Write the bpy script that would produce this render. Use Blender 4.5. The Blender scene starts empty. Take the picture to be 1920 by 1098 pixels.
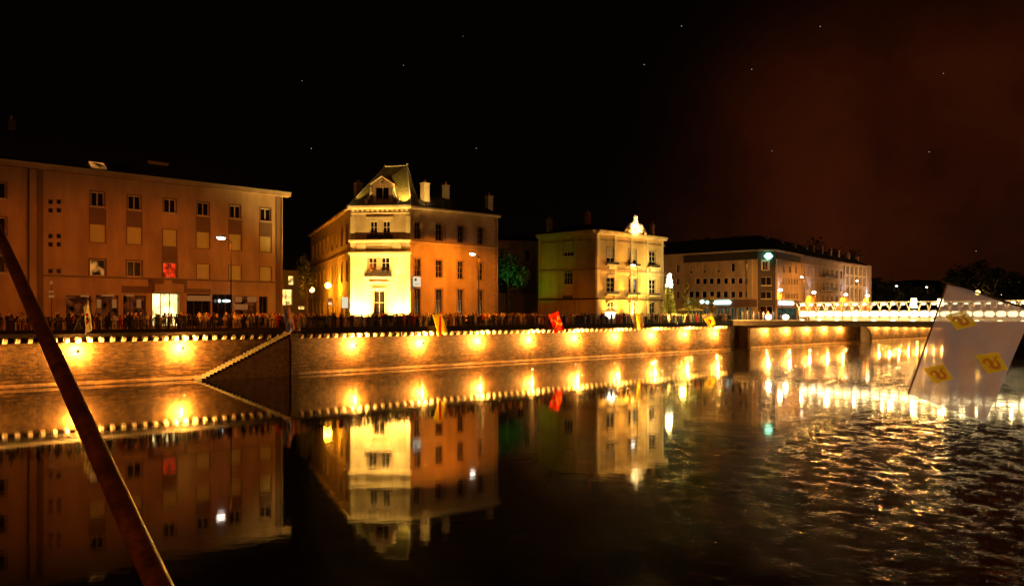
import bpy, bmesh, math, random
from mathutils import Vector, Matrix
random.seed(7)
R = math.radians
scn = bpy.context.scene
col = scn.collection

# ------------------------------------------------------------------ camera
F = 1520.0; CX = 960.0; HY = 589.0; H = 6.2       # focal length and horizon in pixels of the 1920 px photo, eye height over the water
cam = bpy.data.objects.new('camera', bpy.data.cameras.new('camera')); col.objects.link(cam)
cam.location = (0, 0, H); cam.rotation_euler = (R(90), 0, 0)
cam.data.sensor_width = 36; cam.data.lens = 36 * F / 1920
cam.data.shift_y = (HY - 549) / 1920
cam.data.clip_start = 0.1; cam.data.clip_end = 3000
scn.camera = cam

# ------------------------------------------------------------------ world: night sky, smoke lit red over the bridge
world = bpy.data.worlds.new('World'); scn.world = world; world.use_nodes = True
nt = world.node_tree; nt.nodes.clear()
def N(t, kind, **kw):
    n = t.nodes.new(kind)
    for k, v in kw.items():
        if k in n.inputs: n.inputs[k].default_value = v
        else: setattr(n, k, v)
    return n
def math_n(t, op, a, b=None, clamp=False):
    n = t.nodes.new('ShaderNodeMath'); n.operation = op; n.use_clamp = clamp
    for i, v in enumerate((a, b)):
        if v is None: continue
        if isinstance(v, (int, float)): n.inputs[i].default_value = v
        else: t.links.new(v, n.inputs[i])
    return n.outputs[0]
sky = nt.nodes.new('ShaderNodeTexSky'); sky.sky_type = 'NISHITA'; sky.sun_disc = False
sky.sun_elevation = R(-8); sky.sun_rotation = R(30)
bgs = nt.nodes.new('ShaderNodeBackground'); nt.links.new(sky.outputs[0], bgs.inputs[0]); bgs.inputs[1].default_value = 0.05
geo = nt.nodes.new('ShaderNodeTexCoord')
nz = N(nt, 'ShaderNodeTexNoise', Scale=4.5, Detail=5.0, Roughness=0.5)
nt.links.new(geo.outputs['Generated'], nz.inputs['Vector'])
def lobe(cx, cy, width, power):
    d = Vector(((cx - CX) / F, 1, (HY - cy) / F)).normalized()
    dp = nt.nodes.new('ShaderNodeVectorMath'); dp.operation = 'DOT_PRODUCT'
    nt.links.new(geo.outputs['Generated'], dp.inputs[0]); dp.inputs[1].default_value = d
    mr = N(nt, 'ShaderNodeMapRange', interpolation_type='SMOOTHSTEP')
    nt.links.new(dp.outputs['Value'], mr.inputs[0])
    mr.inputs[1].default_value = math.cos(width); mr.inputs[2].default_value = 1.0
    return math_n(nt, 'POWER', mr.outputs[0], power)
g1 = lobe(1760, 400, R(23), 2.2)
g2 = lobe(1850, 640, R(30), 2.0)
nzr = N(nt, 'ShaderNodeMapRange'); nt.links.new(nz.outputs[0], nzr.inputs[0])
nzr.inputs[1].default_value = 0.36; nzr.inputs[2].default_value = 0.62; nzr.inputs[3].default_value = 0.22; nzr.inputs[4].default_value = 1.15
gl = math_n(nt, 'MULTIPLY', math_n(nt, 'ADD', math_n(nt, 'MULTIPLY', g1, 0.72), math_n(nt, 'MULTIPLY', g2, 0.10)), nzr.outputs[0])
bg2 = nt.nodes.new('ShaderNodeBackground'); bg2.inputs[0].default_value = (1.0, 0.155, 0.024, 1)
nt.links.new(math_n(nt, 'MULTIPLY', gl, 0.036), bg2.inputs[1])
vor = N(nt, 'ShaderNodeTexVoronoi', Scale=38.0); nt.links.new(geo.outputs['Generated'], vor.inputs['Vector'])
star = math_n(nt, 'MULTIPLY', math_n(nt, 'LESS_THAN', vor.outputs['Distance'], 0.021), 0.4)
bg4 = nt.nodes.new('ShaderNodeBackground'); bg4.inputs[0].default_value = (0.8, 0.85, 1.0, 1); nt.links.new(star, bg4.inputs[1])
bg3 = nt.nodes.new('ShaderNodeBackground'); bg3.inputs[0].default_value = (1.0, 0.45, 0.25, 1); bg3.inputs[1].default_value = 0.0011
a1 = nt.nodes.new('ShaderNodeAddShader'); a2 = nt.nodes.new('ShaderNodeAddShader'); wo = nt.nodes.new('ShaderNodeOutputWorld')
nt.links.new(bgs.outputs[0], a1.inputs[0]); nt.links.new(bg2.outputs[0], a1.inputs[1])
nt.links.new(a1.outputs[0], a2.inputs[0]); nt.links.new(bg3.outputs[0], a2.inputs[1]); a3 = nt.nodes.new('ShaderNodeAddShader'); nt.links.new(a2.outputs[0], a3.inputs[0]); nt.links.new(bg4.outputs[0], a3.inputs[1]); nt.links.new(a3.outputs[0], wo.inputs[0])

# faint overall fill added by an unseen sun lamp
sd = bpy.data.lights.new('fill_sun', 'SUN'); sd.energy = 0.006; sd.angle = R(0.5); sd.color = (1, 0.85, 0.7)
fill_sun = bpy.data.objects.new('fill_sun', sd); col.objects.link(fill_sun); fill_sun.rotation_euler = (R(50), 0, R(20))

vs = scn.view_settings; vs.view_transform = 'Standard'; vs.look = 'None'; vs.exposure = 0; vs.gamma = 1
cy = scn.cycles; cy.use_denoising = True; cy.max_bounces = 6; cy.diffuse_bounces = 2; cy.glossy_bounces = 4
cy.transparent_max_bounces = 10; cy.sample_clamp_indirect = 0; cy.caustics_reflective = False; cy.caustics_refractive = False

# ------------------------------------------------------------------ frames of reference
U = Vector((1550, 1520)).normalized(); NV = Vector((-U.y, U.x))    # along the quay / away from the river
YAW = math.atan2(U.y, U.x)
WT = 74.3                                                         # distance of the quay wall
def W(s, t, z): return Vector((U.x * s + NV.x * t, U.y * s + NV.y * t, z))
def onW(x, t):                                                    # where the sight line through pixel column x meets the vertical plane t
    k = (x - CX) / F
    d = t / (NV.x * k + NV.y)
    p = Vector((k * d, d)); return p.dot(U), d
def at(x, y, d): return Vector(((x - CX) / F * d, d, H + (HY - y) / F * d))
DECK = 4.55

# ------------------------------------------------------------------ materials
MATS = {}
def mat(name, c, rough=0.8, var=0.25, scale=1.5, bump=0.0, metal=0.0, spec=0.3, c2=None, detail=6):
    m = bpy.data.materials.new(name); m.use_nodes = True; t = m.node_tree
    b = t.nodes['Principled BSDF']; b.inputs['Roughness'].default_value = rough; b.inputs['Metallic'].default_value = metal
    b.inputs['Specular IOR Level'].default_value = spec
    tc = t.nodes.new('ShaderNodeTexCoord')
    nz = N(t, 'ShaderNodeTexNoise', Scale=scale, Detail=float(detail), Roughness=0.6); t.links.new(tc.outputs['Object'], nz.inputs['Vector'])
    cr = t.nodes.new('ShaderNodeValToRGB'); t.links.new(nz.outputs[0], cr.inputs[0])
    lo = c2 or tuple(v * (1 - var) for v in c); hi = tuple(min(1, v * (1 + var)) for v in c)
    cr.color_ramp.elements[0].position = 0.3; cr.color_ramp.elements[1].position = 0.7
    cr.color_ramp.elements[0].color = (*lo, 1); cr.color_ramp.elements[1].color = (*hi, 1)
    last = cr.outputs[0]
    if name.startswith(('render_', 'stone_')):
        mp = t.nodes.new('ShaderNodeMapping'); mp.inputs['Scale'].default_value = (0.55, 0.55, 0.12); t.links.new(tc.outputs['Object'], mp.inputs['Vector'])
        n4 = N(t, 'ShaderNodeTexNoise', Scale=1.0, Detail=6.0, Roughness=0.65); t.links.new(mp.outputs[0], n4.inputs['Vector'])
        c4_ = t.nodes.new('ShaderNodeValToRGB'); t.links.new(n4.outputs[0], c4_.inputs[0]); c4_.color_ramp.elements[0].position = 0.36; c4_.color_ramp.elements[1].position = 0.6
        c4_.color_ramp.elements[0].color = (0.70, 0.66, 0.60, 1); c4_.color_ramp.elements[1].color = (1, 1, 1, 1)
        mm_ = N(t, 'ShaderNodeMix', data_type='RGBA', blend_type='MULTIPLY'); mm_.inputs[0].default_value = 0.8
        t.links.new(last, mm_.inputs[6]); t.links.new(c4_.outputs[0], mm_.inputs[7]); last = mm_.outputs[2]
    t.links.new(last, b.inputs['Base Color'])
    if bump:
        bn = N(t, 'ShaderNodeBump', Strength=1.0, Distance=bump)
        n2 = N(t, 'ShaderNodeTexNoise', Scale=scale * 6, Detail=5.0); t.links.new(tc.outputs['Object'], n2.inputs['Vector'])
        t.links.new(n2.outputs[0], bn.inputs['Height']); t.links.new(bn.outputs[0], b.inputs['Normal'])
    MATS[name] = m; return m
def emis(name, c, s):
    m = bpy.data.materials.new(name); m.use_nodes = True; t = m.node_tree; t.nodes.clear()
    e = t.nodes.new('ShaderNodeEmission'); e.inputs[0].default_value = (*c, 1); e.inputs[1].default_value = s
    o = t.nodes.new('ShaderNodeOutputMaterial'); t.links.new(e.outputs[0], o.inputs[0]); MATS[name] = m; return m
def glow_mat(name, c, s, scale=1.2, lo=0.12):                               # a lit interior seen through a window: uneven light
    m = bpy.data.materials.new(name); m.use_nodes = True; t = m.node_tree; t.nodes.clear()
    tc = t.nodes.new('ShaderNodeTexCoord'); nz = N(t, 'ShaderNodeTexNoise', Scale=scale, Detail=3.0); t.links.new(tc.outputs['Object'], nz.inputs['Vector'])
    mr = N(t, 'ShaderNodeMapRange'); t.links.new(nz.outputs[0], mr.inputs[0]); mr.inputs[1].default_value = 0.38; mr.inputs[2].default_value = 0.62
    mr.inputs[3].default_value = lo * s; mr.inputs[4].default_value = s
    e = t.nodes.new('ShaderNodeEmission'); e.inputs[0].default_value = (*c, 1); t.links.new(mr.outputs[0], e.inputs[1])
    o = t.nodes.new('ShaderNodeOutputMaterial'); t.links.new(e.outputs[0], o.inputs[0]); MATS[name] = m; return m

mat('render_warm', (0.50, 0.37, 0.26), 0.9, 0.10, 0.35, 0.01)
mat('render_old', (0.50, 0.40, 0.27), 0.9, 0.16, 0.5, 0.015)
mat('render_pale', (0.62, 0.49, 0.31), 0.9, 0.10, 0.6, 0.01)
mat('render_grey', (0.42, 0.38, 0.32), 0.9, 0.12, 0.5, 0.01)
mat('stone_pale', (0.66, 0.58, 0.42), 0.85, 0.12, 1.2, 0.015)
mat('stone_trim', (0.36, 0.25, 0.17), 0.85, 0.15, 2.0, 0.01)
mat('panel_brown', (0.19, 0.13, 0.10), 0.8, 0.10, 1.0)
mat('panel_dark', (0.07, 0.06, 0.05), 0.7, 0.2, 1.0)
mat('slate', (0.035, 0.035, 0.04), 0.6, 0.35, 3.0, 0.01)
mat('slate_lit', (0.17, 0.16, 0.07), 0.45, 0.45, 4.0, 0.03)  # pavilion slate: the golden floodlit look is put into its colour
mat('blind', (0.60, 0.62, 0.36), 0.8, 0.05, 0.5)
mat('frame_white', (0.62, 0.56, 0.48), 0.6, 0.06, 2.0)
mat('frame_dim', (0.30, 0.24, 0.18), 0.6, 0.06, 2.0)
mat('glass_dark', (0.012, 0.011, 0.010), 0.12, 0.1, 2.0, spec=0.6)
mat('iron', (0.02, 0.018, 0.016), 0.5, 0.3, 4.0, metal=0.4)
mat('iron_worn', (0.06, 0.045, 0.035), 0.55, 0.3, 4.0, metal=0.3)
mat('slab', (0.05, 0.042, 0.035), 0.9, 0.3, 1.5, 0.01)
mat('corbel_stone', (0.62, 0.55, 0.42), 0.85, 0.15, 3.0, 0.01)
mat('edge_stone', (0.075, 0.065, 0.035), 0.9, 0.35, 3.0, 0.02)
mat('paving', (0.20, 0.17, 0.13), 0.85, 0.2, 1.0, 0.005)
mat('zinc', (0.42, 0.40, 0.36), 0.5, 0.1, 3.0, metal=0.2)
mat('brick_dim', (0.26, 0.14, 0.09), 0.9, 0.2, 6.0)
mat('bark', (0.09, 0.06, 0.04), 0.9, 0.3, 5.0, 0.02)
mat('terracotta', (0.5, 0.16, 0.08), 0.8, 0.15, 4.0)
mat('deck_pale', (0.55, 0.50, 0.40), 0.7, 0.12, 2.0)
mat('steel_cream', (0.70, 0.63, 0.46), 0.45, 0.08, 2.0)
mat('pole_wood', (0.075, 0.030, 0.015), 0.30, 0.6, 14.0, 0.004, spec=0.5)
mat('hill', (0.035, 0.035, 0.02), 1.0, 0.4, 0.05)
glow_mat('lit_shop', (1, 0.74, 0.26), 4.0, 0.7, 0.2)
glow_mat('lit_shop_dim', (1, 0.20, 0.03), 0.10, 1.3, 0.0)
glow_mat('lit_red', (1, 0.05, 0.008), 1.0, 2.2)
glow_mat('lit_amber', (1, 0.36, 0.06), 0.6, 1.1, 0.03)
glow_mat('lit_green', (0.35, 0.55, 0.35), 0.14, 1.2)
glow_mat('lit_yellow', (1, 0.6, 0.15), 3.0, 1.2)
emis('lamp_white', (1.0, 0.86, 0.72), 13)
emis('lamp_sodium', (1, 0.62, 0.10), 14)
emis('lamp_warm', (1, 0.80, 0.42), 9)
emis('panel_light', (1, 0.76, 0.36), 9)
emis('sign_cyan', (0.62, 1.0, 0.88), 3.2)
emis('sign_green', (0.30, 1.0, 0.66), 4.0)
emis('sign_white', (0.9, 1.0, 0.92), 2.6)
emis('sign_pale', (1, 0.86, 0.55), 0.8)
emis('bulb', (1, 0.93, 0.72), 7)
emis('sign_orange', (1, 0.34, 0.08), 0.22)

def leafmat(name, c, trans=0.3):
    m = bpy.data.materials.new(name); m.use_nodes = True; t = m.node_tree; b = t.nodes['Principled BSDF']
    tc = t.nodes.new('ShaderNodeTexCoord'); nz = N(t, 'ShaderNodeTexNoise', Scale=1.4, Detail=4.0); t.links.new(tc.outputs['Object'], nz.inputs['Vector'])
    cr = t.nodes.new('ShaderNodeValToRGB'); t.links.new(nz.outputs[0], cr.inputs[0])
    cr.color_ramp.elements[0].position = 0.35; cr.color_ramp.elements[1].position = 0.65
    cr.color_ramp.elements[0].color = (*[v * 0.45 for v in c], 1); cr.color_ramp.elements[1].color = (*[v * 1.3 for v in c], 1)
    t.links.new(cr.outputs[0], b.inputs['Base Color']); b.inputs['Roughness'].default_value = 0.6
    MATS[name] = m; return m
leafmat('leaf_green', (0.05, 0.10, 0.03)); leafmat('leaf_dark', (0.035, 0.05, 0.02)); leafmat('leaf_yellow', (0.22, 0.20, 0.04))

# quay masonry: courses of stone, stains and holes, rougher and washed out near the water
def quay_mat():
    m = bpy.data.materials.new('quay_stone'); m.use_nodes = True; t = m.node_tree; b = t.nodes['Principled BSDF']; b.inputs['Roughness'].default_value = 0.75
    b.inputs['Specular IOR Level'].default_value = 0.25
    tc = t.nodes.new('ShaderNodeTexCoord'); mp = t.nodes.new('ShaderNodeMapping'); mp.vector_type = 'POINT'
    mp.inputs['Rotation'].default_value = (0, 0, -YAW); t.links.new(tc.outputs['Object'], mp.inputs['Vector'])
    sx = t.nodes.new('ShaderNodeSeparateXYZ'); t.links.new(mp.outputs[0], sx.inputs[0])
    cb = t.nodes.new('ShaderNodeCombineXYZ'); t.links.new(sx.outputs[0], cb.inputs[0]); t.links.new(sx.outputs[2], cb.inputs[1])
    br = N(t, 'ShaderNodeTexBrick', Scale=1.0); br.inputs['Brick Width'].default_value = 0.40; br.inputs['Row Height'].default_value = 0.17; br.offset_frequency = 2; br.squash = 1.4; br.squash_frequency = 3
    br.inputs['Mortar Size'].default_value = 0.012; br.inputs['Color1'].default_value = (0.19, 0.105, 0.03, 1); br.inputs['Color2'].default_value = (0.085, 0.044, 0.016, 1)
    br.inputs['Mortar'].default_value = (0.13, 0.095, 0.06, 1); t.links.new(cb.outputs[0], br.inputs['Vector'])
    n1 = N(t, 'ShaderNodeTexNoise', Scale=0.55, Detail=7.0, Roughness=0.7); t.links.new(cb.outputs[0], n1.inputs['Vector'])
    r1 = t.nodes.new('ShaderNodeValToRGB'); t.links.new(n1.outputs[0], r1.inputs[0]); r1.color_ramp.elements[0].position = 0.34; r1.color_ramp.elements[1].position = 0.66
    r1.color_ramp.elements[0].color = (0.28, 0.24, 0.20, 1); r1.color_ramp.elements[1].color = (1.12, 1.05, 0.95, 1)
    mx = N(t, 'ShaderNodeMix', data_type='RGBA', blend_type='MULTIPLY'); mx.inputs[0].default_value = 1
    t.links.new(br.outputs[0], mx.inputs[6]); t.links.new(r1.outputs[0], mx.inputs[7])
    # small dark holes
    n2 = N(t, 'ShaderNodeTexNoise', Scale=3.6, Detail=3.0, Roughness=0.6); t.links.new(cb.outputs[0], n2.inputs['Vector'])
    r2 = t.nodes.new('ShaderNodeValToRGB'); t.links.new(n2.outputs[0], r2.inputs[0]); r2.color_ramp.elements[0].position = 0.26; r2.color_ramp.elements[1].position = 0.36
    r2.color_ramp.elements[0].color = (0.18, 0.13, 0.1, 1); r2.color_ramp.elements[1].color = (1, 1, 1, 1)
    m2 = N(t, 'ShaderNodeMix', data_type='RGBA', blend_type='MULTIPLY'); m2.inputs[0].default_value = 1
    t.links.new(mx.outputs[2], m2.inputs[6]); t.links.new(r2.outputs[0], m2.inputs[7])
    # horizontal streaks low down
    st = t.nodes.new('ShaderNodeMapping'); st.inputs['Scale'].default_value = (0.5, 6.0, 1); t.links.new(cb.outputs[0], st.inputs['Vector'])
    n3 = N(t, 'ShaderNodeTexNoise', Scale=1.0, Detail=6.0, Roughness=0.7); t.links.new(st.outputs[0], n3.inputs['Vector'])
    r3 = t.nodes.new('ShaderNodeValToRGB'); t.links.new(n3.outputs[0], r3.inputs[0]); r3.color_ramp.elements[0].position = 0.38; r3.color_ramp.elements[1].position = 0.62
    r3.color_ramp.elements[0].color = (0.35, 0.28, 0.2, 1); r3.color_ramp.elements[1].color = (1.35, 1.25, 1.0, 1)
    low = N(t, 'ShaderNodeMapRange'); t.links.new(sx.outputs[2], low.inputs[0]); low.inputs[1].default_value = 2.4; low.inputs[2].default_value = 1.2
    m3 = N(t, 'ShaderNodeMix', data_type='RGBA', blend_type='MULTIPLY'); t.links.new(low.outputs[0], m3.inputs[0])
    t.links.new(m2.outputs[2], m3.inputs[6]); t.links.new(r3.outputs[0], m3.inputs[7])
    t.links.new(m3.outputs[2], b.inputs['Base Color'])
    h = math_n(t, 'ADD', math_n(t, 'MULTIPLY', br.outputs[1], -0.5), math_n(t, 'ADD', math_n(t, 'MULTIPLY', n3.outputs[0], 0.9), n2.outputs[0]))
    bn = N(t, 'ShaderNodeBump', Strength=1.0, Distance=0.05); t.links.new(h, bn.inputs['Height']); t.links.new(bn.outputs[0], b.inputs['Normal'])
    MATS['quay_stone'] = m
quay_mat()

def water_mat():
    m = bpy.data.materials.new('river_water'); m.use_nodes = True; t = m.node_tree; b = t.nodes['Principled BSDF']
    b.inputs['Base Color'].default_value = (0.0035, 0.0030, 0.0022, 1); b.inputs['IOR'].default_value = 1.33; b.inputs['Roughness'].default_value = 0.04; b.inputs['Specular Tint'].default_value = (0.56, 0.50, 0.42, 1)
    tc = t.nodes.new('ShaderNodeTexCoord')
    sx = t.nodes.new('ShaderNodeSeparateXYZ'); t.links.new(tc.outputs['Object'], sx.inputs[0])
    # a current: ripples grow towards the bridge (to the right) and a little towards the near bank
    big = N(t, 'ShaderNodeTexNoise', Scale=0.045, Detail=2.0); t.links.new(tc.outputs['Object'], big.inputs['Vector'])
    xs = math_n(t, 'ADD', sx.outputs[0], math_n(t, 'MULTIPLY', math_n(t, 'SUBTRACT', big.outputs[0], 0.5), 22.0))
    mk = N(t, 'ShaderNodeMapRange', interpolation_type='SMOOTHSTEP'); t.links.new(xs, mk.inputs[0]); mk.inputs[1].default_value = 0; mk.inputs[2].default_value = 28
    mk2 = math_n(t, 'POWER', mk.outputs[0], 2.0)
    # three scales of ripple, drawn out across the view
    def rip(sc, sy, det, rough=0.55):
        mp = t.nodes.new('ShaderNodeMapping'); mp.inputs['Scale'].default_value = (sc, sy, 1); mp.inputs['Rotation'].default_value = (0, 0, R(-14))
        t.links.new(tc.outputs['Object'], mp.inputs['Vector'])
        n = N(t, 'ShaderNodeTexNoise', Scale=1.0, Detail=float(det), Roughness=rough); t.links.new(mp.outputs[0], n.inputs['Vector']); return n.outputs[0]
    calm = rip(0.5, 1.1, 3); mid = rip(0.42, 0.62, 4, 0.5); fine = rip(3.2, 5.0, 4, 0.7); pn = rip(0.30, 0.5, 3)
    patch = N(t, 'ShaderNodeMapRange', interpolation_type='SMOOTHSTEP'); t.links.new(pn, patch.inputs[0]); patch.inputs[1].default_value = 0.46; patch.inputs[2].default_value = 0.60
    near = N(t, 'ShaderNodeMapRange', interpolation_type='SMOOTHSTEP'); t.links.new(sx.outputs[1], near.inputs[0]); near.inputs[1].default_value = 75; near.inputs[2].default_value = 25
    fa = math_n(t, 'ADD', math_n(t, 'MULTIPLY', math_n(t, 'MULTIPLY', mk2, patch.outputs[0]), 0.030), math_n(t, 'MULTIPLY', math_n(t, 'MULTIPLY', near.outputs[0], patch.outputs[0]), 0.0012))
    clump = rip(1.2, 0.8, 6, 0.68); pm = N(t, 'ShaderNodeMapRange', interpolation_type='SMOOTHSTEP'); t.links.new(clump, pm.inputs[0])
    pm.inputs[1].default_value = 0.49; pm.inputs[2].default_value = 0.55; pm.inputs[3].default_value = 0.02; pm.inputs[4].default_value = 1.0
    wv = rip(1.5, 1.0, 5, 0.6)
    h1 = math_n(t, 'ADD', math_n(t, 'MULTIPLY', calm, 0.0024), math_n(t, 'ADD', math_n(t, 'MULTIPLY', fine, math_n(t, 'MULTIPLY', mk2, 0.0004)), math_n(t, 'MULTIPLY', wv, math_n(t, 'ADD', math_n(t, 'MULTIPLY', mk.outputs[0], 0.0016), 0.0011))))
    h2 = math_n(t, 'ADD', math_n(t, 'MULTIPLY', calm, 0.0024), math_n(t, 'ADD', math_n(t, 'MULTIPLY', wv, 0.095), math_n(t, 'ADD', math_n(t, 'MULTIPLY', mid, 0.05), math_n(t, 'MULTIPLY', fine, fa))))
    bn = N(t, 'ShaderNodeBump', Strength=1.0, Distance=1.0); t.links.new(h1, bn.inputs['Height']); t.links.new(bn.outputs[0], b.inputs['Normal'])
    b2 = t.nodes.new('ShaderNodeBsdfPrincipled')
    for k_ in ('Base Color', 'IOR', 'Roughness', 'Specular Tint'): b2.inputs[k_].default_value = b.inputs[k_].default_value
    b2.inputs['Roughness'].default_value = 0.06; b2.inputs['Specular Tint'].default_value = (0.15, 0.135, 0.105, 1)
    # beds of water weed just under the surface, in clumps, where the current runs
    wd_ = rip(2.6, 2.6, 6, 0.75); wr = N(t, 'ShaderNodeMapRange', interpolation_type='SMOOTHSTEP'); t.links.new(wd_, wr.inputs[0]); wr.inputs[1].default_value = 0.44; wr.inputs[2].default_value = 0.62
    mxw = N(t, 'ShaderNodeMix', data_type='RGBA'); t.links.new(math_n(t, 'MULTIPLY', wr.outputs[0], pm.outputs[0]), mxw.inputs[0]); mxw.inputs[6].default_value = (0.0035, 0.003, 0.0022, 1); mxw.inputs[7].default_value = (0.22, 0.16, 0.09, 1)
    t.links.new(mxw.outputs[2], b2.inputs['Base Color'])
    bn2 = N(t, 'ShaderNodeBump', Strength=1.0, Distance=1.0); t.links.new(h2, bn2.inputs['Height']); t.links.new(bn2.outputs[0], b2.inputs['Normal'])
    ms = t.nodes.new('ShaderNodeMixShader'); t.links.new(b.outputs[0], ms.inputs[1]); t.links.new(b2.outputs[0], ms.inputs[2])
    t.links.new(math_n(t, 'ADD', math_n(t, 'MULTIPLY', math_n(t, 'MULTIPLY', mk.outputs[0], pm.outputs[0]), 0.85), 0.02), ms.inputs[0])
    t.links.new(ms.outputs[0], t.nodes['Material Output'].inputs[0])
    MATS['river_water'] = m
water_mat()

# ------------------------------------------------------------------ mesh builder
class MB:
    def __init__(self, f=None): self.v = []; self.f = []; self.m = []; self.fn = f or (lambda a, b, c: Vector((a, b, c))); self.mi = 0
    def face(self, pts):
        i = len(self.v); self.v += [self.fn(*p) for p in pts]; self.f.append(tuple(range(i, i + len(pts)))); self.m.append(self.mi)
    def box(self, a0, b0, c0, a1, b1, c1):
        i = len(self.v)
        self.v += [self.fn(a, b, c) for c in (c0, c1) for a, b in ((a0, b0), (a1, b0), (a1, b1), (a0, b1))]
        for q in ((0, 1, 2, 3), (4, 5, 6, 7), (0, 1, 5, 4), (1, 2, 6, 5), (2, 3, 7, 6), (3, 0, 4, 7)): self.f.append(tuple(i + k for k in q)); self.m.append(self.mi)
        return self
    def prism(self, base, top):                                    # two polygons of the same count
        i = len(self.v); n = len(base); self.v += [self.fn(*p) for p in list(base) + list(top)]
        self.f.append(tuple(i + k for k in range(n))); self.f.append(tuple(i + n + k for k in range(n))); self.m += [self.mi] * 2
        for k in range(n): self.f.append((i + k, i + (k + 1) % n, i + n + (k + 1) % n, i + n + k)); self.m.append(self.mi)
        return self
    def tube(self, pts, rad, n=8, cap=True):
        pts = [self.fn(*p) for p in pts]; i0 = len(self.v); k = len(pts)
        rad = rad if isinstance(rad, (list, tuple)) else [rad] * k
        for j, p in enumerate(pts):
            d = (pts[min(j + 1, k - 1)] - pts[max(j - 1, 0)]).normalized()
            a = d.cross(Vector((0, 0, 1)) if abs(d.z) < 0.9 else Vector((1, 0, 0))).normalized(); b = d.cross(a)
            for q in range(n):
                an = 2 * math.pi * q / n; self.v.append(p + (a * math.cos(an) + b * math.sin(an)) * rad[j])
        for j in range(k - 1):
            for q in range(n):
                self.f.append((i0 + j * n + q, i0 + j * n + (q + 1) % n, i0 + (j + 1) * n + (q + 1) % n, i0 + (j + 1) * n + q)); self.m.append(self.mi)
        if cap:
            self.f.append(tuple(i0 + q for q in range(n))); self.f.append(tuple(i0 + (k - 1) * n + q for q in range(n))); self.m += [self.mi] * 2
        return self
    def ell(self, c, r, n=10, k=6, jit=0.0):                       # ellipsoid
        i0 = len(self.v)
        for j in range(k + 1):
            th = math.pi * j / k
            for q in range(n):
                ph = 2 * math.pi * q / n; g = 1 + random.uniform(-jit, jit)
                self.v.append(self.fn(c[0] + r[0] * g * math.sin(th) * math.cos(ph), c[1] + r[1] * g * math.sin(th) * math.sin(ph), c[2] + r[2] * g * math.cos(th)))
        for j in range(k):
            for q in range(n): self.f.append((i0 + j * n + q, i0 + j * n + (q + 1) % n, i0 + (j + 1) * n + (q + 1) % n, i0 + (j + 1) * n + q)); self.m.append(self.mi)
        return self
    def build(self, name, mats, parent=None, smooth=False, clean=True):
        me = bpy.data.meshes.new(name); me.from_pydata([tuple(v) for v in self.v], [], self.f)
        for i, mi in enumerate(self.m): me.polygons[i].material_index = mi
        for mm in (mats if isinstance(mats, (list, tuple)) else [mats]): me.materials.append(MATS[mm] if isinstance(mm, str) else mm)
        if clean:
            bm = bmesh.new(); bm.from_mesh(me); bmesh.ops.remove_doubles(bm, verts=bm.verts, dist=1e-5); bmesh.ops.recalc_face_normals(bm, faces=bm.faces); bm.to_mesh(me); bm.free()
        if smooth:
            for p in me.polygons: p.use_smooth = True
        o = bpy.data.objects.new(name, me); col.objects.link(o)
        if parent is not None: adopt(o, parent)
        return o
def adopt(o, parent):                                              # meshes are written in world coordinates; undo the parent's own place
    o.parent = parent
    o.matrix_parent_inverse = Matrix.Translation(-parent.location) if parent.type == 'EMPTY' else Matrix.Identity(4)
def tag(o, label=None, cat=None, group=None, kind=None):
    if label: o['label'] = label
    if cat: o['category'] = cat
    if group: o['group'] = group
    if kind: o['kind'] = kind
    return o
def empty(name, loc, label, cat, group=None):
    o = bpy.data.objects.new(name, None); col.objects.link(o); o.location = loc; return tag(o, label, cat, group)
def children(o): return [c for c in bpy.data.objects if c.parent == o]
def copy_tree(o, loc=None, rz=None, label=None, kids=None):
    c = o.copy(); col.objects.link(c)
    if loc is not None: c.location = loc
    if rz is not None: c.rotation_euler[2] = rz
    if label: c['label'] = label
    for k in (kids if kids is not None else children(o)):
        d = k.copy(); col.objects.link(d); d.parent = c; d.matrix_parent_inverse = k.matrix_parent_inverse.copy()
    return c
def light(name, loc, energy, color, parent=None, radius=0.1, kind='POINT', aim=None, cone=60, blend=0.6):
    l = bpy.data.lights.new(name, kind); l.energy = energy; l.color = color
    l.shadow_soft_size = radius
    if kind == 'SPOT': l.spot_size = R(cone); l.spot_blend = blend
    o = bpy.data.objects.new(name, l); col.objects.link(o); o.location = loc
    if aim is not None: o.rotation_euler = (Vector(aim) - Vector(loc)).to_track_quat('-Z', 'Y').to_euler()
    if parent is not None: adopt(o, parent)
    return o
SODIUM = (1, 0.175, 0.003); AMBER = (1, 0.41, 0.05); GOLD = (1, 0.56, 0.115)

# ------------------------------------------------------------------ setting: water, quays, hills
w = MB(); w.face([(-400, -60, 0), (900, -60, 0), (900, 1200, 0), (-400, 1200, 0)]); tag(w.build('river', 'river_water'), kind='structure')
# ground behind the quay wall, one sheet
g = MB(W); g.face([(-120, 75.1, DECK), (41, 75.1, DECK), (41, 74.25, DECK), (900, 74.25, DECK), (900, 700, DECK), (-120, 700, DECK)])
tag(g.build('ground', 'paving'), kind='structure')
g = MB(W); g.box(-60, -40, -1, 90, 0.35, DECK); g.box(-60, 0.05, DECK + 0.003, 90, 0.35, DECK + 0.12); tag(g.build('near_bank_pavement', 'paving'), kind='structure')
h = MB()
pts = []
nx, ny = 40, 8
for j in range(ny + 1):
    for i in range(nx + 1):
        X = 130 + i * 22; Y = 480 + j * 60
        e = math.sin(i * 0.31 + 1) * 7 + math.sin(i * 0.83) * 3.5
        Z = 2 + min(1, j / 2.5) * (24 + e) + (6 if i > 8 else 0) + 8 * min(1, max(0, i - 4) / 12)
        pts.append((X, Y, Z if j else 2))
for j in range(ny):
    for i in range(nx):
        a = j * (nx + 1) + i; h.face([pts[a], pts[a + 1], pts[a + nx + 2], pts[a + nx + 1]])
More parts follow.
